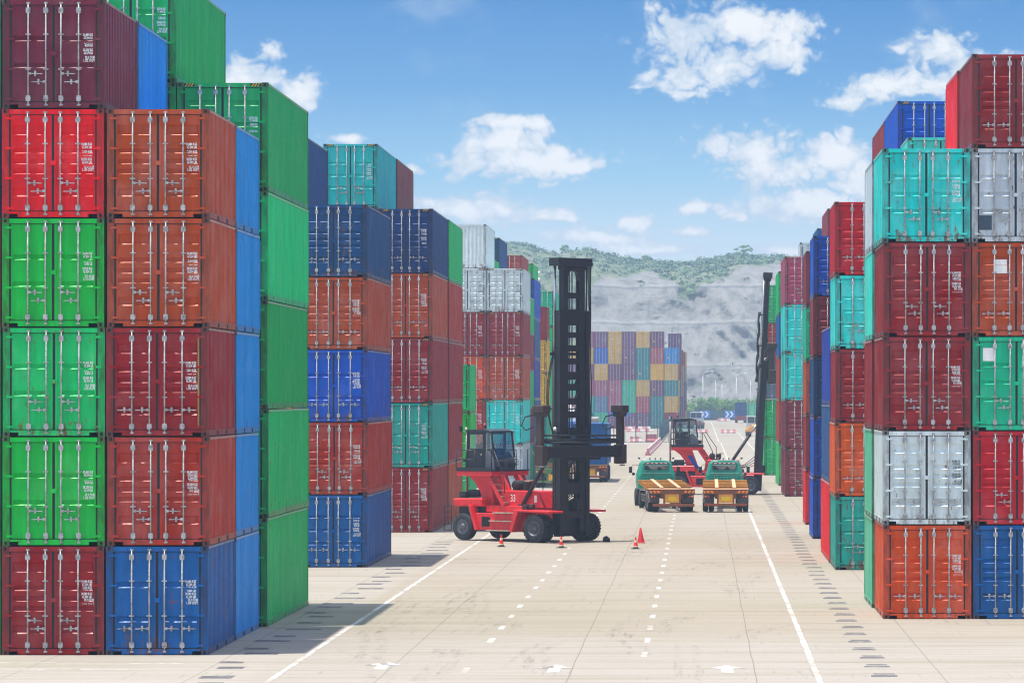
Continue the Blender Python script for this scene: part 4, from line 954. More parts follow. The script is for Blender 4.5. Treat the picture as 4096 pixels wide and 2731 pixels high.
    mb = MB(); mb.lathe([(0, .001), (0, .09), (.03, .07), (.03, .001)], (sx - .3, -1.22, cz + 1.0), n=12); mb.build('lens', M['lens'], w1)
    return root
M['plate_blue'] = plain('plate_blue', lin(10, 50, 170), .4)
handler((-5.72, 184.9, 0), R(-38.3), 'red container handler number 33 with empty cab and lowered dark spreader', 11.9, 3.75, 4.2, number='33')
handler((3.18, 272.2, 0), R(0), 'red container handler behind the two green trucks with its spreader raised high', 13.7, 7.35, 4.3, lean=R(2.5), stripe='plate_blue')

# ---------------------------------------------------------------- seated people
M['skin'] = plain('skin', lin(150, 104, 82), .6, scale=12); M['hair'] = plain('hair', (.012, .011, .012), .7); M['shirt'] = plain('blue_shirt', lin(46, 96, 142), .8); M['trousers'] = plain('trousers', lin(34, 38, 52), .85); M['vest'] = plain('lime_vest', lin(150, 205, 60), .7)
def seated_person(loc, rz, label, group=None):
    """body is one skinned surface: pelvis, spine, neck, head, arms reaching forward, legs bent"""
    joints = {'pelvis': ((0, 0, .10), .15), 'belly': ((.01, 0, .28), .14), 'chest': ((.0, 0, .47), .155), 'neck': ((.02, 0, .62), .06), 'jaw': ((.05, 0, .70), .078), 'skull': ((.03, 0, .80), .096),
              'shl': ((-.0, .18, .55), .062), 'ell': ((.12, .24, .33), .045), 'wrl': ((.36, .16, .36), .032), 'hdl': ((.43, .14, .38), .036), 'shr': ((.0, -.18, .55), .062), 'elr': ((.12, -.24, .33), .045), 'wrr': ((.36, -.16, .36), .032), 'hdr': ((.43, -.14, .38), .036),
              'hil': ((.05, .09, .08), .095), 'knl': ((.46, .12, .12), .066), 'anl': ((.56, .12, -.28), .045), 'tol': ((.70, .12, -.33), .04), 'hir': ((.05, -.09, .08), .095), 'knr': ((.46, -.12, .12), .066), 'anr': ((.56, -.12, -.28), .045), 'tor': ((.70, -.12, -.33), .04)}
    E = [('pelvis', 'belly'), ('belly', 'chest'), ('chest', 'neck'), ('neck', 'jaw'), ('jaw', 'skull'), ('chest', 'shl'), ('shl', 'ell'), ('ell', 'wrl'), ('wrl', 'hdl'), ('chest', 'shr'), ('shr', 'elr'), ('elr', 'wrr'), ('wrr', 'hdr'), ('pelvis', 'hil'), ('hil', 'knl'), ('knl', 'anl'), ('anl', 'tol'), ('pelvis', 'hir'), ('hir', 'knr'), ('knr', 'anr'), ('anr', 'tor')]
    names = list(joints); me = bpy.data.meshes.new('person_skeleton'); me.from_pydata([joints[n][0] for n in names], [(names.index(a), names.index(b)) for a, b in E], [])
    ob = bpy.data.objects.new('tmp', me); C.objects.link(ob); ob.modifiers.new('skin', 'SKIN'); 
    sv = me.skin_vertices[0].data if me.skin_vertices else None
    if sv is None:
        bpy.context.view_layer.objects.active = ob; bpy.ops.mesh.customdata_skin_add(); sv = me.skin_vertices[0].data
    for i, n in enumerate(names): sv[i].radius = (joints[n][1],) * 2; sv[i].use_root = n == 'pelvis'
    ss = ob.modifiers.new('sub', 'SUBSURF'); ss.levels = 2; ss.render_levels = 2
    dg = bpy.context.evaluated_depsgraph_get(); dg.update(); body = bpy.data.meshes.new_from_object(ob.evaluated_get(dg)); bpy.data.objects.remove(ob); body.name = 'person'
    body.materials.clear()
    for k in ('skin', 'shirt', 'trousers'): body.materials.append(M[k])
    for p_ in body.polygons:
        c = p_.center; p_.use_smooth = True
        p_.material_index = 2 if (c.z < .16 and c.x < .75) else (1 if c.z < .60 and c.x < .28 else 0)
    root = link('person', body); root.location = loc; root.rotation_euler = (0, 0, rz); tag(root, label, 'person', group)
    mb = MB(); mb.lathe([(.005, .106), (.06, .108), (.10, .085), (.125, .04), (.13, .001)], (.018, 0, .775), axis='z', n=14); mb.lathe([(-.07, .085), (-.02, .104), (.01, .106)], (-.005, 0, .79), axis='z', n=14); mb.build('hair', M['hair'], root)
    mb = MB()
    for s in (-1, 1): mb.tube([(.145, s * .085, .22), (.165, s * .09, .42), (.07, s * .1, .60), (-.10, s * .1, .60), (-.165, s * .09, .42), (-.14, s * .085, .22)], .022, 6)
    mb.lathe([(-.02, .168), (.03, .172)], (.0, 0, .26), axis='z', n=16); mb.build('safety_vest', M['vest'], root)
    mb = MB()
    for s in (-1, 1): mb.lathe([(0, .001), (0, .011), (.008, .009)], (.125, s * .035, .775), axis='x', n=6); mb.box(.0, .04, *sorted((s * .095, s * .108)), .745, .79)
    mb.prism([(.128, .775), (.155, .735), (.128, .728)], -.012, .012); mb.box(.118, .13, -.025, .025, .695, .703); mb.build('face_features', M['skin'], root)
    return root
seated_person((3.18 - 4.45, 272.2, 3.5), 0, 'person in blue shirt and lime vest seated in the raised machine cab')

# ---------------------------------------------------------------- flatbed trucks (local +y is the direction of travel, origin under the tail)
M['t_green'] = paint_of('truck_green', (14, 138, 112), .25, .35); M['t_rust'] = paint_of('chassis_rust', (130, 76, 42), .5, .7); M['t_tan'] = paint_of('deck_tan', (222, 170, 126), .25, .7); M['t_ochre'] = paint_of('beam_ochre', (236, 164, 62), .3, .65)
M['t_grey'] = paint_of('chassis_grey', (104, 98, 98), .5, .7); M['pane'] = plain('pane_grey', lin(128, 130, 120), .25, scale=2, var=.4); M['plate'] = plain('plate_yellow', lin(238, 200, 18), .5, var=.05); M['tape_r'] = plain('reflex_red', lin(196, 46, 40), .5); M['leafgreen'] = paint_of('chassis_green', (62, 118, 62), .4, .6); M['pgrey'] = paint_of('white_cab', (188, 200, 200), .3)
def truck(loc, rz, label, cabmat='t_green', frame='t_rust', deck='t_tan', load=None, front=True, bend=0.0, group='flatbed trucks', driver=None, chevrons=True, long=12.4):
    root = empty('flatbed_truck', loc, rz); tag(root, label, 'truck', group)
    mb = MB()
    for s in (-1, 1):
        mb.box(*sorted((s * .42, s * .56)), .12, long - 2.8, .72, 1.02); 
        for k in range(5): mb.box(*sorted((s * .56, s * 1.0)), 1.2 + k * 1.9, 1.28 + k * 1.9, .78, .98)
        mb.box(*sorted((s * .36, s * .46)), .02, .12, .32, .98)
    mb.box(-1.2, 1.2, .0, .16, .97, 1.20); mb.build('chassis_frame', M[frame], root, bevel=.01)
    mb = MB(); mb.box(-1.21, 1.21, -.01, 1.5, 1.203, 1.235); mb.build('rear_deck', M[deck], root)
    if not load:
        for y in (2.6, 4.2, 5.9, 7.4, long - 3.0):
            mb = MB(); dz = .25 * y / (long - 3); mb.box(-1.2, 1.2, y, y + .1, 1.06 + dz, 1.24 + dz); mb.box(-1.2, 1.2, y - .1, y + .2, 1.24 + dz, 1.27 + dz); mb.build('cross_member', M['t_ochre'], root)
        for s in (-1, 1):
            mb = MB(); mb.beam((s * .46, 1.2, 1.285), (s * .46, long - 2.8, 1.555), .18, .025); mb.build('deck_plank', M[deck], root)
    mb = MB(); mb.box(-1.02, 1.18, .0, .08, .30, .46) if bend else mb.box(-1.12, 1.12, .0, .08, .34, .48); bp = mb.build('bumper', M[frame], root, bevel=.008)
    for k in (-.9, -.45, .45, .9):
        mb = MB(); mb.box(k - .10, k + .10, -.006, -.001, .385, .415); mb.build('reflector', M['tape_r'], bp)
    mb = MB(); mb.box(-.36, .36, .03, .06, .50, .96); pl = mb.build('plate_panel', M['t_ochre'], root)
    mb = MB(); mb.box(-.22, .22, .02, .028, .62, .84); mb.build('number_plate', M['plate'], pl)
    if chevrons:
        for s in (-1, 1):
            mb = MB(); xa, xb = sorted((s * .60, s * 1.16)); mb.quad([(xa, -.004, 1.02), (xb, -.004, 1.02), (xb, -.004, 1.15), (xa, -.004, 1.15)], 1)
            for k in range(3):
                a = xa + .03 + k * .2; mb.quad([(a, -.007, 1.02), (a + .09, -.007, 1.02), (a + .09 - s * -.07, -.007, 1.15), (a - s * -.07, -.007, 1.15)][:4], 0)
            mb.build('chevron_panel', [M['tape_y'], M['tape_r']], root)
    for s in (-1, 1):
        mb = MB(); mb.box(*sorted((s * .86, s * 1.14)), .02, .08, .76, .92); tl = mb.build('tail_lamp', M['cab_dark'], root)
        mb = MB(); mb.lathe([(-.015, .001), (-.015, .05), (.0, .055)], (s * 1.06, .02, .84), n=10); mb.build('amber_lens', M['amber'], tl)
        mb = MB(); mb.lathe([(-.015, .001), (-.015, .045), (.0, .05)], (s * .92, .02, .84), n=10); mb.build('red_lens', M['redlens'], tl)
    def twin(y, s, x=1.06):
        for (xx, sd) in ((x, s), (x - .31, s)):
            e = empty('wheel', (s * xx, y, .50)); e.parent = root; e.rotation_euler = (0, 0, R(90))
            link('tyre', cached(('ty2',), lambda: tyre_mesh(.5, .27, 0, .28)), e); link('rim', cached(('ri2', -s), lambda: rim_mesh(.28, .27, -s, .08, 'hub')), e)
    rows = (1.5, 2.75) if bend else (1.6,)
    for y in rows:
        for s in (-1, 1): twin(y, s)
    for s in (-1, 1):
        for y in rows:
            mb = MB(); n = 8; pts = [(y + .62 * math.cos(math.pi * k / n), .5 + .60 * math.sin(math.pi * k / n)) for k in range(n + 1)]
            pts2 = [(y + .58 * math.cos(math.pi * k / n), .5 + .56 * math.sin(math.pi * k / n)) for k in range(n, -1, -1)]
            mb.prism(pts + pts2, *sorted((s * .6, s * 1.21)), axis='x'); mb.build('mudguard', M['t_grey'], root)
    if bend:
        for s in (-1, 1):
            mb = MB(); mb.box(*sorted((s * 1.12, s * 1.16)), 3.6, long - 4.8, .78, .84); mb.box(*sorted((s * 1.12, s * 1.16)), 3.6, long - 4.8, .46, .52)
            for k in range(7): mb.box(*sorted((s * 1.115, s * 1.165)), 3.6 + k * (long - 8.5) / 6, 3.68 + k * (long - 8.5) / 6, .46, .84)
            mb.build('side_guard', M['t_grey'], root)
    if front:
        ty = long - 2.2; cy0, cy1 = long + .3, long + 2.2
        for s in (-1, 1): twin(ty - .9, s, 1.04); wheel_ = empty('wheel', (s * .98, cy1 - .4, .5)); wheel_.parent = root; wheel_.rotation_euler = (0, 0, R(90)); link('tyre', cached(('ty2',), lambda: None), wheel_); link('rim', cached(('ri2', -s), lambda: None), wheel_)
        mb = MB(); mb.box(-.5, .5, long - 4, cy1, .62, .9); mb.box(-1.16, 1.16, ty - 1.5, ty - .3, 1.02, 1.06); mb.build('tractor_frame', M['t_grey'], root)
        cab = MB()   # rounded cab: stacked rings
        prof = [(.95, 1.02), (1.35, 1.06), (1.7, 1.04), (2.05, .95), (2.38, .86), (2.50, .74), (2.535, .45)]; ring = []
        for (z, hw) in prof:
            pts = []; back, fr = cy0 + (.0 if z < 1.7 else (z - 1.7) * .12), cy1 - (.0 if z < 1.7 else (z - 1.7) * .35); c = .14
            pts = [(-hw + c, back), (hw - c, back), (hw, back + c), (hw, fr - c), (hw - c, fr), (-hw + c, fr), (-hw, fr - c), (-hw, back + c)]
            ring.append([(x_, y_, z) for x_, y_ in pts])
        for a, b2 in zip(ring[:-1], ring[1:]):
            for j in range(8): cab.quad([a[j], a[(j + 1) % 8], b2[(j + 1) % 8], b2[j]])
        cab.quad(ring[-1]); cab.quad(ring[0][::-1])
        for z in (1.82, 1.74): cab.box(-.8, .8, cy0 - .02, cy0 + .03, z - .012, z + .012)
        for k in range(9): cab.box(-.76 + k * .17, -.66 + k * .17, cy0 - .02, cy0 + .02, 1.36, 1.62)
        cb = cab.build('truck_cab', M[cabmat], root, bevel=.02)
        mb = MB(); mb.box(-.66, .66, cy0 + .005, cy0 + .05, 2.02, 2.28); wn = mb.build('rear_window', M['cab_dark'], cb, bevel=.02)
        mb = MB(); mb.box(-.62, .62, cy0 - .0, cy0 + .004, 2.05, 2.25); mb.build('window_glass', M['pane'], wn)
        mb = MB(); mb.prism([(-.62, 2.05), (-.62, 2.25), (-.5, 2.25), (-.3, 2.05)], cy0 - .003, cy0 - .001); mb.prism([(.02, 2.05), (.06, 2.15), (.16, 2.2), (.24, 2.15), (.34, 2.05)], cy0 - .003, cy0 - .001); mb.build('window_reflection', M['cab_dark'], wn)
        mb = MB(); mb.box(-.7, .7, cy0 + .055, cy0 + .085, 2.36, 2.42, 0)
        for k in range(6): mb.box(-.68 + k * .25, -.56 + k * .25, cy0 + .045, cy0 + .054, 2.36, 2.42, 1)
        mb.build('reflex_strip', [M['white'], M['tape_r']], cb)
        for k in (-.35, -.05, .25):
            mb = MB(); mb.tube([(k, cy0 + .3, 2.5), (k, cy0 + .3, 2.60)], .012, 5); mb.lathe([(0, .001), (0, .05), (.07, .055), (.08, .001)], (k, cy0 + .28, 2.64), n=10); mb.build('roof_lamp', M['hub'], cb)
        for s in (-1, 1):
            mb = MB(); mb.tube([(s * .85, cy1 - .2, 2.25), (s * 1.2, cy1 - .1, 2.28), (s * 1.32, cy1 - .05, 2.1)], .014, 5); mb.box(*sorted((s * 1.24, s * 1.42)), cy1 - .08, cy1 - .02, 1.82, 2.16); mb.lathe([(-.03, .001), (-.02, .08), (.03, .09), (.04, .001)], (s * 1.17, cy1 - .05, 1.76), n=12); mb.build('mirror', M['cab_dark'], cb)
            mb = MB(); mb.tube([(s * .7, cy0 + .35, 2.48), (s * .95, cy0 + .35, 2.62)], .01, 4); mb.box(s * .95 - .06, s * .95 + .06, cy0 + .33, cy0 + .38, 2.62, 2.70); mb.build('side_marker', M['cab_dark'], cb)
    return root
truck((-1.49, 230.7, 0), R(4.3), 'green-cabbed flatbed truck with angled trailer and side guards, left of the pair', bend=1, long=12.2)
truck((1.32, 230.5, 0), 0, 'green-cabbed flatbed truck seen square from behind, right of the pair', long=12.2)
truck((-9.68, 290.5, 0), R(1.5), 'green flatbed truck with orange tail strip partly behind the mast', cabmat='leafgreen', frame='leafgreen', deck='leafgreen', long=12.2)
truck((-7.75, 309, 0), 0, 'rusty trailer carrying a blue container beyond the mast', cabmat='royal_cab' if 'royal_cab' in M else 't_grey', load=1, long=12.4)
container(-7.75, 309.0, 1.24, L40, HC, 'blue', 't', 'a', None, .3, label='blue container riding on the rusty trailer beyond the mast', flip=True, detail=1, group='containers riding on trucks')
seated_person((-1.49 - .95 * 1.0 - .35, 230.7 + 13.0, 1.62), R(90), 'dark figure of a driver in the left green truck cab')

# ---------------------------------------------------------------- cones and chock
M['cone_red'] = plain('cone_red', lin(226, 40, 34), .55); M['cone_cream'] = plain('cone_cream', lin(228, 206, 160), .6); M['cone_black'] = plain('cone_black', lin(30, 30, 40), .7); M['cone_dull'] = plain('cone_dull', lin(200, 30, 44), .6)
def cone(x, y, h, label, plainred=False, lean=0):
    root = empty('traffic_cone', (x, y, 0), random.uniform(0, 1)); root.rotation_euler[1] = lean; tag(root, label, 'traffic cone', 'cones on the roadway')
    if plainred:
        mb = MB(); mb.box(-.19, .19, -.19, .19, 0.004, .03); mb.build('base', M['cone_dull'], root, bevel=.01)
        mb = MB(); mb.lathe([(.03, .15), (h - .02, .035), (h, .02), (h, .001)], (0, 0, 0), axis='z', n=20); mb.build('cone_body', M['cone_dull'], root)
        return
    mb = MB(); mb.box(-.17, .17, -.17, .17, .004, .03); mb.build('base', M['cone_black'], root, bevel=.01)
    mb = MB(); rr = lambda z: .115 - (.115 - .022) * z / h; cuts = [(.03, 'k'), (.16, 'c'), (.26, 'r'), (.56, 'c'), (.72, 'r'), (1.0, '')]; mi = {'k': 0, 'c': 1, 'r': 2}
    for (a, k), (b2, _) in zip(cuts[:-1], cuts[1:]): mb.lathe([(a * h, rr(a * h)), (b2 * h, rr(b2 * h))], (0, 0, 0), axis='z', n=20, m=mi[k])
    mb.lathe([(h, .022), (h, .001)], (0, 0, 0), axis='z', n=20, m=2); mb.build('cone_body', [M['cone_black'], M['cone_cream'], M['cone_red']], root)
cone(-8.1, 178.9, .50, 'striped cone in front of the machine between its wheels')
cone(-5.62, 177.6, .48, 'striped cone in front of the dark mast foot')
cone(-2.6, 176.4, .49, 'small striped cone beside the taller plain red cone')
cone(-2.48, 183.5, .64, 'taller plain red cone without stripes', True, R(-2))
mb = MB(); mb.prism([(-.16, 0.004), (-.14, .2), (.0, .26), (.14, .16), (.16, 0.004)], -.15, .15); o = mb.build('wheel_chock', M['tyre'], None, bevel=.015); o.location = (-3.95, 184.8, 0); tag(o, 'black wheel chock lying beside the far front tyre', 'wheel chock')
# ---------------------------------------------------------------- barriers, fences, signs, lamps
def two_tone(name, a, b_):
    return [plain(name + '_red', lin(*a), .75, scale=4), plain(name + '_white', lin(*b_), .75, scale=4)]
RW = two_tone('barrier', (200, 122, 124), (206, 196, 190))
def barrier(x, y, rz, label, L=2.0, n=3, h=.8, start=0):
    mb = MB(); w_ = L / n
    for k in range(n): 
        m_ = (k + start) % 2; x0 = -L / 2 + k * w_
        i = len(mb.f); mb.prism([(-.26, 0), (-.26, .16), (-.12, .4), (-.09, h), (.09, h), (.12, .4), (.26, .16), (.26, 0)], x0 + (.003 if k else 0), x0 + w_ - .003 if k < n - 1 else x0 + w_, m=m_, axis='x')
    o = mb.build('road_barrier', RW); o.location = (x, y, .003); o.rotation_euler = (0, 0, rz); tag(o, label, 'barrier', 'red and white road barriers')
for k in range(11): barrier(-5.32 + .02 * k, 449 + k * 10.2, R(90), f'pinkish barrier, number {k + 1} in the line running away from the road' if False else f'faded red barrier, {CW[k]} from the near end of the receding line', L=10.1, n=5 if k % 2 else 4, h=.72)
def row(x0, n, y, where, L=1.9, pitch=2.0, h=.58):
    for k in range(n): barrier(x0 + k * pitch, y + random.uniform(-.3, .3), random.uniform(-.04, .04), f'red and white barrier, {CW[k]} from left in {where}', L=L, start=k, h=h)
barrier(0.0, 697, 0, 'low red and white barrier on the far road, left of the pair', L=2.3, n=5, h=.58)
barrier(4.4, 697, .03, 'low red and white barrier on the far road, right of the pair', L=2.3, n=5, h=.58)
row(-11.0, 2, 719, 'the row under the far block', L=2.2, pitch=2.25, h=.55); row(-12.4, 2, 775, 'the rear row under the far block', L=2.2, pitch=2.5, h=.6)
barrier(-8.3, 566, 0, 'striped barrier behind the wire mesh fence', L=1.5, n=4, h=.75); barrier(-6.4, 570, R(25), 'plain faded red barrier at the mesh fence corner', L=1.5, n=1, h=1.0)
barrier(5.3, 1000, 0, 'tiny far barrier before the dark boundary fence', L=2.8, n=4, h=.75)
M['f_wire'] = plain('fence_wire', lin(58, 66, 72), .6); M['f_green'] = plain('fence_green', lin(30, 74, 84), .7, scale=.5); M['f_dark'] = plain('boundary_dark', lin(60, 84, 92), .8, scale=.3)
fr = empty('mesh_fence', (0, 0, 0)); tag(fr, 'see-through wire mesh fence before the far red and white barriers', 'fence')
for k in range(6):
    mb = MB(); x = -12.4 + k * 1.4
    for xx in (x, x + 1.3): mb.tube([(xx, 560, 0), (xx, 560, 2.15)], .035, 5)
    for z in (.08, 2.12): mb.tube([(x, 560, z), (x + 1.3, 560, z)], .03, 5)
    for j in range(9): mb.beam((x, 560, .1 + j * .24), (x + 1.3, 560, .1 + j * .24), .006, .006)
    for j in range(6): mb.beam((x + .2 * j, 560, .1), (x + .2 * j, 560, 2.1), .006, .006)
    mb.build('fence_panel', M['f_wire'], fr)
fr = empty('side_fence', (0, 0, 0)); tag(fr, 'blue green slatted fence running away beside the far road', 'fence')
for k in range(16):
    y = 565 + k * 20; mb = MB(); x = -5.25 + .015 * k
    mb.tube([(x, y, 0), (x, y, 2.3)], .06, 6); mb.tube([(x, y, 2.3), (x - .25, y, 2.6)], .03, 5); mb.build('fence_post', M['f_green'], fr)
    mb = MB()
    for j in range(60): mb.box(x - .012, x + .012, y + .1 + j * .333, y + .1 + j * .333 + .20, .05, 2.25)
    mb.box(x - .02, x + .02, y, y + 20, 2.1, 2.16); mb.box(x - .02, x + .02, y, y + 20, .2, .26); mb.build('fence_panel', M['f_green'], fr)
fr = empty('boundary_fence', (0, 0, 0)); tag(fr, 'dark grey green boundary fence across the far end of the yard', 'fence')
for k in range(28):
    x = -40 + k * 3; mb = MB(); mb.box(x, x + 2.92, 1041, 1041.1, 0, 2.25)
    for j in range(12): mb.box(x + .05 + j * .24, x + .17 + j * .24, 1040.94, 1041, .02, 2.25)
    mb.build('fence_panel', M['f_dark'], fr)
    mb = MB(); mb.box(x - .06, x - .005, 1040.85, 1041.05, 0, 2.7); mb.build('fence_post', M['f_wire'], fr)
M['sign_blue'] = plain('sign_blue', lin(36, 120, 208), .5, var=.05); M['sign_white'] = plain('sign_white', (.82, .84, .86), .5, var=.03)
for x, lab in ((1.05, 'blue chevron board on the boundary fence, left one'), (6.95, 'blue chevron board on the boundary fence, right one')):
    root = empty('chevron_sign', (x, 1040.6, 0)); tag(root, lab, 'road sign', 'chevron boards')
    mb = MB(); mb.box(-1.25, 1.25, 0, .06, .55, 2.25); mb.build('board', M['sign_blue'], root)
    for k in (-1.1, -.05):
        mb = MB(); mb.prism([(k, .68), (k + .42, .68), (k + .95, 1.4), (k + .42, 2.12), (k, 2.12), (k + .5, 1.4)], -.02, -.004); mb.build('chevron', M['sign_white'], root)
    mb = MB()
    for q in (-.9, .9): mb.tube([(q, .12, 0), (q, .12, 2.2)], .05, 6)
    mb.build('sign_post', M['f_wire'], root)
root = empty('bay_sign', (-11.0, 600, 0)); tag(root, 'blue bay number sign on a post, half hidden by the spreader', 'road sign')
mb = MB(); mb.box(-1.35, 1.2, 0, .06, 3.15, 3.95); mb.build('board', M['sign_blue'], root); mb = MB(); mb.tube([(0, .1, 0), (0, .1, 3.9)], .06, 6); mb.build('sign_post', M['f_wire'], root)
o = link('sign_number', digits('7 - 1', .62, 'white', .9), root); o.location = (-.35, -.01, 3.33)
root = empty('route_sign', (-7.2, 1000, 0)); tag(root, 'small blue route sign beside the far block', 'road sign')
mb = MB(); mb.box(-.5, .5, 0, .08, 2.9, 4.1); mb.build('board', M['sign_blue'], root); mb = MB(); mb.tube([(0, .1, 0), (0, .1, 3.2)], .05, 6); mb.build('sign_post', M['f_wire'], root)
M['lamp_grey'] = plain('lamp_post_grey', (.66, .68, .68), .45, var=.05)
def street_lamp(x, y, h, label, arm=2.4):
    root = empty('street_lamp', (x, y, 0)); tag(root, label, 'street lamp', 'lamp posts before the hillside')
    mb = MB(); mb.tube([(0, 0, 0), (0, 0, h - 1.1)], .13, 8, r2=.08); mb.tube(arc_pts((0, 0, h - 1.15), (.0, 0, h + .1), (arm * .8, 0, h), 8), .06, 6); mb.build('pole', M['lamp_grey'], root)
    mb = MB(); mb.lathe([(-.1, .02), (.0, .10), (.5, .12), (.75, .03)], (arm * .8, 0, h - .02), axis='x', n=8); mb.build('lamp_head', M['lamp_grey'], root)
street_lamp(.58, 1056, 11.6, 'curved street lamp left of the two tall ones'); street_lamp(8.6, 1056, 11.1, 'curved street lamp nearer the right-hand stacks')
for x, h, lab in ((3.7, 9.4, 'thin grey pole between the two street lamps, left'), (5.2, 8.6, 'thin grey pole between the two street lamps, right'), (12.1, 9.2, 'thin grey pole right of both street lamps')):
    mb = MB(); mb.tube([(0, 0, 0), (0, 0, h)], .10, 6, r2=.06); o = mb.build('utility_pole', M['lamp_grey']); o.location = (x, 1066, 0); tag(o, lab, 'pole', 'thin poles before the hillside')
root = empty('floodlight_mast', (-15.2, 400, 0)); tag(root, 'floodlight mast with ring of white lamps peeping over the left stacks', 'floodlight')
mb = MB(); mb.tube([(0, 0, 0), (0, 0, 17.3)], .2, 8, r2=.12); mb.build('pole', M['lamp_grey'], root)
mb = MB()
for z in (16.1, 17.2):
    mb.tube([(-.55, 0, z), (.65, 0, z)], .05, 6)
mb.build('lamp_frame', M['lamp_grey'], root)
for z in (16.1, 16.6, 17.2):
    for x in (-.5, .0, .5):
        mb = MB(); mb.lathe([(-.12, .001), (-.12, .15), (.05, .13), (.12, .04)], (x, -.1, z), n=10); mb.build('lamp', M['sign_white'], root)

# ---------------------------------------------------------------- far vehicles
def terminal_tractor(x, y, label, rz=0, body='pgrey', base='t_rust'):
    root = empty('terminal_tractor', (x, y, 0), rz); tag(root, label, 'truck', 'yard trucks far down the road')
    mb = MB(); mb.box(-1.2, 1.2, 0, 4.5, .7, 1.15); mb.box(-1.0, 1.0, .0, 2.4, 1.15, 1.45); mb.prism([(0, 1.15), (.0, 1.6), (.6, 1.75), (1.6, 1.2)], -.5, .5, axis='x'); mb.build('chassis_frame', M[base], root, bevel=.03)
    mb = MB(); mb.box(-1.05, 1.05, 2.6, 4.6, 1.15, 1.95); 
    for (a, b2) in ((-1.05, 2.6), (1.0, 2.6), (-1.05, 4.5), (1.0, 4.5), (-.03, 2.6)): mb.box(a, a + .08, b2, b2 + .08, 1.95, 2.85)
    mb.box(-1.1, 1.1, 2.5, 4.7, 2.85, 2.98); cb = mb.build('truck_cab', M[body], root, bevel=.02)
    mb = MB(); mb.box(-.96, .96, 2.63, 2.66, 1.96, 2.84); mb.build('rear_window', M['glass_plate'], cb)
    for s in (-1, 1):
        for yy in (.8, 3.8):
            e = empty('wheel', (s * .95, yy, .52)); e.parent = root; e.rotation_euler = (0, 0, R(90)); link('tyre', cached(('ty3',), lambda: tyre_mesh(.52, .5, 0, .28)), e); link('rim', cached(('ri3', -s), lambda: rim_mesh(.28, .5, -s, .08, 'hub')), e)
    return root
terminal_tractor(-1.35, 778, 'white and rust yard truck with lamp rack before the boundary fence', R(-12))
terminal_tractor(8.0, 640, 'grey cabbed yard truck with orange rear, beside the tall dark mast', R(3), 'pgrey', 't_ochre')
M['t_red'] = paint_of('trailer_red', (132, 34, 44), .2)
def box_trailer(x, y, label, cl, col, base='t_red'):
    root = empty('container_trailer', (x, y, 0)); tag(root, label, 'truck', 'container trailers far down the road')
    mb = MB(); mb.box(-1.2, 1.2, 0, 12.2, .95, 1.5); mb.box(-1.15, 1.15, .0, .1, .55, .95); mb.build('chassis_frame', M[base], root)
    for s in (-1, 1):
        for yy in (1.0, 2.3, 10.8):
            e = empty('wheel', (s * .92, yy, .5)); e.parent = root; e.rotation_euler = (0, 0, R(90)); link('tyre', cached(('ty3',), lambda: None), e); link('rim', cached(('ri3', -s), lambda: None), e)
    container(x, y, 1.51, L40, HC, col, 't', 'a', None, .3, label=cl, detail=0, group='containers riding on trucks')
box_trailer(8.65, 943, 'dark red trailer under the navy container, far right of the road', 'dark navy container riding on the dark red trailer', 'dnavy'); box_trailer(10.5, 860, 'rusty trailer under the pale green container at far right', 'pale green container riding beside the navy one', 'mint', 't_rust')
# mobile crane behind the mast
root = empty('mobile_crane', (-11.6, 455, 0), R(4)); tag(root, 'white mobile crane with red striped counterweight and raised boom behind the mast', 'crane')
M['c_white'] = paint_of('crane_white', (214, 212, 206), .2); M['c_blue'] = paint_of('crane_blue', (24, 84, 176), .2)
mb = MB(); mb.box(-1.3, 1.3, 0, 10, .9, 1.5); mb.build('carrier', M['c_blue'], root, bevel=.04)
mb = MB(); mb.box(-3.3, -.6, -1.0, 3, 1.2, 3.4); mb.build('blue_cabin', M['c_blue'], root, bevel=.06)
mb = MB(); mb.box(-1.3, 1.6, .5, 2.2, 1.6, 3.1); cw = mb.build('counterweight', M['c_white'], root, bevel=.05)
for k in range(3):
    mb = MB(); a = .1 + k * .36; mb.prism([(a, 1.9), (a + .2, 1.9), (a + .62, 2.95), (a + .42, 2.95)], .485, .495); mb.build('warning_stripe', M['tape_r'], cw)
mb = MB(); mb.lathe([(-.7, .001), (-.7, .42), (-.62, .36), (.62, .36), (.7, .42), (.7, .001)], (.45, 1.6, 3.5), axis='x', n=16); mb.build('winch', M['hub'], root)
mb = MB(); mb.beam((-.5, 2.4, 2.8), (-3.9, 7.5, 7.6), .75, .6); mb.beam((-.9, 3.0, 3.4), (-4.2, 8.0, 8.3), .45, .4); mb.build('boom', M['c_white'], root, bevel=.03)
mb = MB(); mb.lathe([(0, .001), (0, .22), (.2, .2), (.25, .001)], (-3.0, 5.4, 6.6), n=10); mb.build('beacon', M['redlens'], root)
for s in (-1, 1):
    for yy in (1.2, 2.6, 7.2, 8.6):
        e = empty('wheel', (s * 1.05, yy, .52)); e.parent = root; e.rotation_euler = (0, 0, R(90)); link('tyre', cached(('ty3',), lambda: None), e); link('rim', cached(('ri3', -s), lambda: None), e)

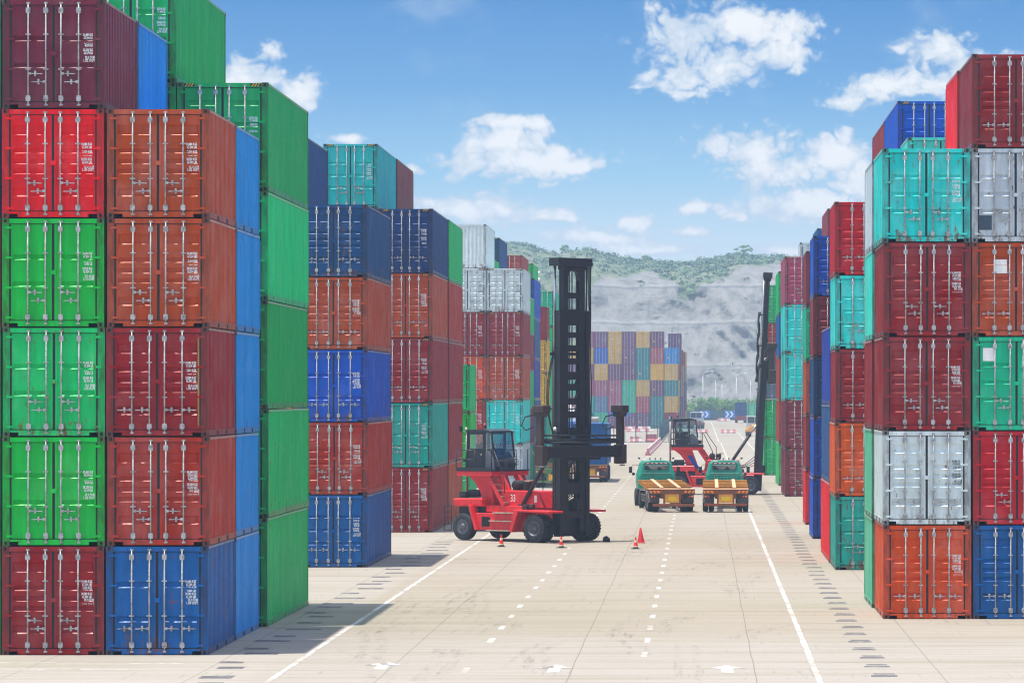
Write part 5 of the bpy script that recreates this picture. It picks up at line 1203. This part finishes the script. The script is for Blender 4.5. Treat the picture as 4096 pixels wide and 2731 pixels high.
# ---------------------------------------------------------------- trees along the boundary
def foliage(name, a, b_, sc=.35):
    m, t, b = material(name); o = objco(t); info = t.add('ShaderNodeObjectInfo')
    c = t.mix(t.map(t.noise(o, sc, 4), .35, .65), lin(*a), lin(*b_)); t.put(b.inputs['Base Color'], c); b.inputs['Roughness'].default_value = .7; b.inputs['Specular IOR Level'].default_value = .2
    return m
M['leaf'] = foliage('tree_leaves', (66, 116, 58), (140, 168, 74), .5); M['bark'] = plain('bark', lin(84, 70, 58), .9)
def tree(x, y, h, wd, label, seed):
    rnd = random.Random(seed); root = empty('roadside_tree', (x, y, 0)); tag(root, label, 'tree', 'round-topped trees behind the boundary fence')
    mb = MB(); mb.tube([(0, 0, 0), (.1, 0, h * .3), (0, .1, h * .55)], .2, 7, r2=.1)
    for k in range(5):
        a = rnd.uniform(0, 6.28); mb.tube([(.05, 0, h * .35), (math.cos(a) * wd * .2, math.sin(a) * wd * .2, h * .55), (math.cos(a) * wd * .36, math.sin(a) * wd * .36, h * .75)], .08, 5, r2=.03)
    mb.build('trunk', M['bark'], root)
    clumps = [(rnd.gauss(0, wd * .26), rnd.gauss(0, wd * .24), h * rnd.uniform(.38, .86), rnd.uniform(.55, 1.15)) for _ in range(26)]; mb = MB()
    for (cx, cy, cz, cr) in clumps:
        cz *= 1 - .25 * min(1, (abs(cx) / (wd * .5)) ** 2)
        for _ in range(85):
            d = Vector((rnd.gauss(0, 1), rnd.gauss(0, 1), rnd.gauss(0, .8))).normalized() * cr * rnd.uniform(.65, 1.05); p_ = Vector((cx, cy, cz)) + d
            s = rnd.uniform(.12, .26); u = Vector((rnd.gauss(0, 1), rnd.gauss(0, 1), rnd.gauss(0, .6))).normalized(); v = d.cross(u).normalized() * s; u = v.cross(d).normalized() * s
            mb.quad([p_ - u, p_ + v * .6, p_ + u, p_ - v * .6])
    mb.build('crown', M['leaf'], root, fix=False)
tx = [(-8.5, 5.0, 6), (-4.6, 5.2, 6.5), (-.6, 5.8, 7), (3.0, 5.9, 6.5), (6.2, 5.6, 6.5), (9.4, 5.3, 6), (12.6, 5.6, 6), (15.8, 5.4, 6.5)]
for k, (x, h, wd) in enumerate(tx): tree(x + random.uniform(-.3, .3), 1049 + (k % 2) * 4, h, wd, f'round green tree, {CW[k]} from the far block along the boundary', k + 3)

# ---------------------------------------------------------------- hillside: cut rock face below, scrub above
def ridge(x):                                          # height of the skyline over X
    pts = [(-700, 40), (-330, 50), (-140, 55), (-90, 54.5), (-58, 53), (-38, 50), (-22, 47.6), (-8, 46.8), (4, 47.6), (14, 48.6), (26, 48.6), (60, 50), (160, 46), (520, 36), (800, 30)]
    for (a, b2), (c, d) in zip(pts[:-1], pts[1:]):
        if a <= x <= c: t = (x - a) / (c - a); t = t * t * (3 - 2 * t); return b2 + (d - b2) * t
    return 36
def rock_top(x):                                       # upper edge of the quarried face
    pts = [(-700, -20), (-60, -14), (-38, 2), (-33, 14), (-31, 30), (-27, 37), (-21, 41), (-15, 40), (-9, 36), (-3, 33), (4, 36), (10, 41), (18, 43), (30, 43), (800, 44)]
    for (a, b2), (c, d) in zip(pts[:-1], pts[1:]):
        if a <= x <= c: return b2 + (d - b2) * (x - a) / (c - a)
    return 0
NX, NT_ = 420, 130
def hx(i): 
    t = i / NX * 2 - 1; return 15 + (math.copysign(abs(t) ** 1.9, t)) * 560 + t * 60
verts, faces, rockv = [], [], []
for j in range(NT_ + 1):
    t = j / NT_
    for i in range(NX + 1):
        x = hx(i); rz_ = ridge(x) + 2.0 * noise.noise(Vector((x * .05, 3, 0))) + 1.1 * noise.noise(Vector((x * .22, 9, 0)))
        top = .78 * rz_
        if t < .62:
            q = t / .62; z = -.5 + (top + .5) * q; y = 1130 + 62 * q
            for bz in (13.5, 25.5, 36.5):                              # benches of the quarry
                y += 4.0 * (1 / (1 + math.exp(-(z - bz) * 3.2)))
            nn = noise.fractal(Vector((x * .09, z * .10, 1.7)), 1, 2.1, 6); n3 = noise.ridged_multi_fractal(Vector(((x + z * .8) * .16, z * .05, 4)), .8, 2.2, 4, 1, 2)
            y += -5.5 * nn - 2.4 * n3 + 3.0 * math.sin(x * .16 + z * .11 + 2 * noise.noise(Vector((x * .04, z * .04, 6)))); z += .5 * noise.noise(Vector((x * .4, y * .4, 2)))
        else:
            q = (t - .62) / .38; e = q * q * (3 - 2 * q); z = top + (rz_ - top) * (1 - (1 - q) ** 1.7); y = 1204 + 190 * q
            z += (1.1 * noise.fractal(Vector((x * .16, y * .05, 3)), 1, 2, 5)) * (1 - .3 * q)
        verts.append((x, y, z)); edge = rock_top(x) + 3.5 * noise.fractal(Vector((x * .12, z * .12, 8)), 1, 2, 4) - z
        rockv.append(max(0, min(1, .5 + edge / 2.6)))
for k in range(6):                                      # back slope falls away behind the skyline
    for i in range(NX + 1):
        x = hx(i); verts.append((x, 1394 + 60 * (k + 1), ridge(x) * (1 - (k + 1) / 6))); rockv.append(0)
for j in range(NT_ + 6):
    for i in range(NX):
        a = j * (NX + 1) + i; faces.append((a, a + 1, a + NX + 2, a + NX + 1))
me = bpy.data.meshes.new('hillside'); me.from_pydata(verts, [], faces); me.update()
at_ = me.attributes.new('rock', 'FLOAT', 'POINT'); at_.data.foreach_set('value', rockv); me.polygons.foreach_set('use_smooth', [True] * len(faces))
m, t, b = material('hillside'); o = objco(t); ra = t.add('ShaderNodeAttribute', attribute_name='rock').outputs['Fac']
n1 = t.noise(o, .35, 7, .7); dm = t.add('ShaderNodeMapping'); t.put(dm.inputs[0], o); dm.inputs['Rotation'].default_value = (0, R(38), 0); dm.inputs['Scale'].default_value = (.30, .1, .07); n2 = t.noise(dm.outputs[0], 1, 6, .62, .5); n3 = t.noise(o, .07, 5, .6)
rock = t.mix(t.map(n2, .35, .66), (.19, .18, .165), (.275, .265, .245)); rock = t.mix(t.math('MULTIPLY', t.map(n1, .5, .7), .6), rock, (.13, .135, .14)); rock = t.mix(t.math('MULTIPLY', t.map(n3, .5, .68), .5), rock, (.25, .235, .22))
rock = t.mix(t.math('MULTIPLY', t.map(t.noise(o, .22, 6, .7), .60, .68), .7), rock, lin(92, 104, 66))
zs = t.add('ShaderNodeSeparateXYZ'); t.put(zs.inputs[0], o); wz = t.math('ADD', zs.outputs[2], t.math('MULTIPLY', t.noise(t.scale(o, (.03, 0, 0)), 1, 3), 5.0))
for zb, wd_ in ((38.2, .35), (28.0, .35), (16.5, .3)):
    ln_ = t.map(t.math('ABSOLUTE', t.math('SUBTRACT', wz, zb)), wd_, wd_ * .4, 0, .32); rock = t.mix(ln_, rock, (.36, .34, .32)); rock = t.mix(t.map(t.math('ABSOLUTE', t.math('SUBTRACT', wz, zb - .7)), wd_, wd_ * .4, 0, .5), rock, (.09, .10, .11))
grass = t.mix(t.map(n1, .38, .62), lin(68, 94, 68), lin(120, 126, 96)); grass = t.mix(t.math('MULTIPLY', t.map(n3, .45, .65), .55), grass, lin(140, 136, 112))
t.put(b.inputs['Base Color'], t.mix(t.map(t.math('ADD', ra, t.math('MULTIPLY', t.math('SUBTRACT', n1, .5), .9)), .35, .65), grass, rock)); b.inputs['Roughness'].default_value = .95; b.inputs['Specular IOR Level'].default_value = .1
bn = t.add('ShaderNodeBump'); bn.inputs['Strength'].default_value = .6; bn.inputs['Distance'].default_value = 1.4; t.put(bn.inputs['Height'], t.math('ADD', n1, n2)); t.put(b.inputs['Normal'], bn.outputs[0])
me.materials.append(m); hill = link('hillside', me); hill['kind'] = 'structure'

M['scrub'] = foliage('scrub_leaves', (48, 86, 66), (112, 136, 100), .10)
rnd = random.Random(5); mb = MB(); VN = NX + 1
def clump(p_, r, n=14):
    for _ in range(n):
        d = Vector((rnd.gauss(0, 1), rnd.gauss(0, 1), abs(rnd.gauss(0, .8)))).normalized() * r * rnd.uniform(.55, 1.05); c = p_ + d; s = r * rnd.uniform(.22, .42)
        u = Vector((rnd.gauss(0, 1), rnd.gauss(0, 1), rnd.gauss(0, 1))).normalized(); v = d.cross(u).normalized() * s; u = v.cross(d).normalized() * s
        mb.quad([c - u, c + v * .7, c + u, c - v * .7])
cnt = 0
while cnt < 5200:
    j = rnd.randrange(10, NT_); i = rnd.randrange(90, 330); k = j * VN + i
    if rockv[k] > .25 and rnd.random() > .03: continue
    p_ = Vector(verts[k]); r = rnd.uniform(.5, 1.5) * (1.25 if rnd.random() < .15 else 1)
    if rockv[k] > .25: r *= .6
    clump(p_ + Vector((rnd.uniform(-1, 1), rnd.uniform(-1, 1), -.1)), r, 11); cnt += 1
for i in range(60, 360):                                # taller bushes break up the skyline
    for _ in range(3):
        k = (NT_ - rnd.randrange(0, 6)) * VN + i; p_ = Vector(verts[k]) + Vector((rnd.uniform(-2, 2), 0, 0)); clump(p_, rnd.uniform(.6, 1.9), 16)
tag(mb.build('hillside_scrub', M['scrub'], fix=False), kind='stuff')
mb_keep = mb
for (x, h, lab) in ((13.6, 5.6, 'flat-topped tree standing alone on the hill skyline'), (-43, 3.6, 'small dark tree on the left part of the skyline'), (-17.0, 3.4, 'narrow little tree on the middle of the skyline')):
    y = 1390; z = ridge(x) - 1.0; root = empty('skyline_tree', (x, y, z)); tag(root, lab, 'tree')
    tb = MB(); tb.tube([(0, 0, 0), (.2, 0, h * .4), (0, 0, h * .7)], .22, 6, r2=.1); tb.build('trunk', M['bark'], root)
    mb = MB(); w_ = 2.6 if x > 0 else 1.3
    for _ in range(14): clump(Vector((rnd.gauss(0, w_ * .55), rnd.gauss(0, 1), h * rnd.uniform(.55, .9))), rnd.uniform(.5, .95), 26)
    mb.build('crown', M['leaf'], root, fix=False)

# ---------------------------------------------------------------- haze
mb = MB(); mb.box(-1390, 1390, -25, 1900, -1, 66); hz = mb.mesh('haze', []); hm = bpy.data.materials.new('haze'); hm.use_nodes = True; nt = hm.node_tree; nt.nodes.remove(nt.nodes['Principled BSDF'])
pv = nt.nodes.new('ShaderNodeVolumePrincipled'); pv.inputs['Color'].default_value = (.60, .80, 1, 1); pv.inputs['Density'].default_value = .00036; pv.inputs['Anisotropy'].default_value = .2
nt.links.new(pv.outputs[0], nt.nodes['Material Output'].inputs['Volume']); hz.materials.append(hm); tag(link('haze', hz), kind='stuff')
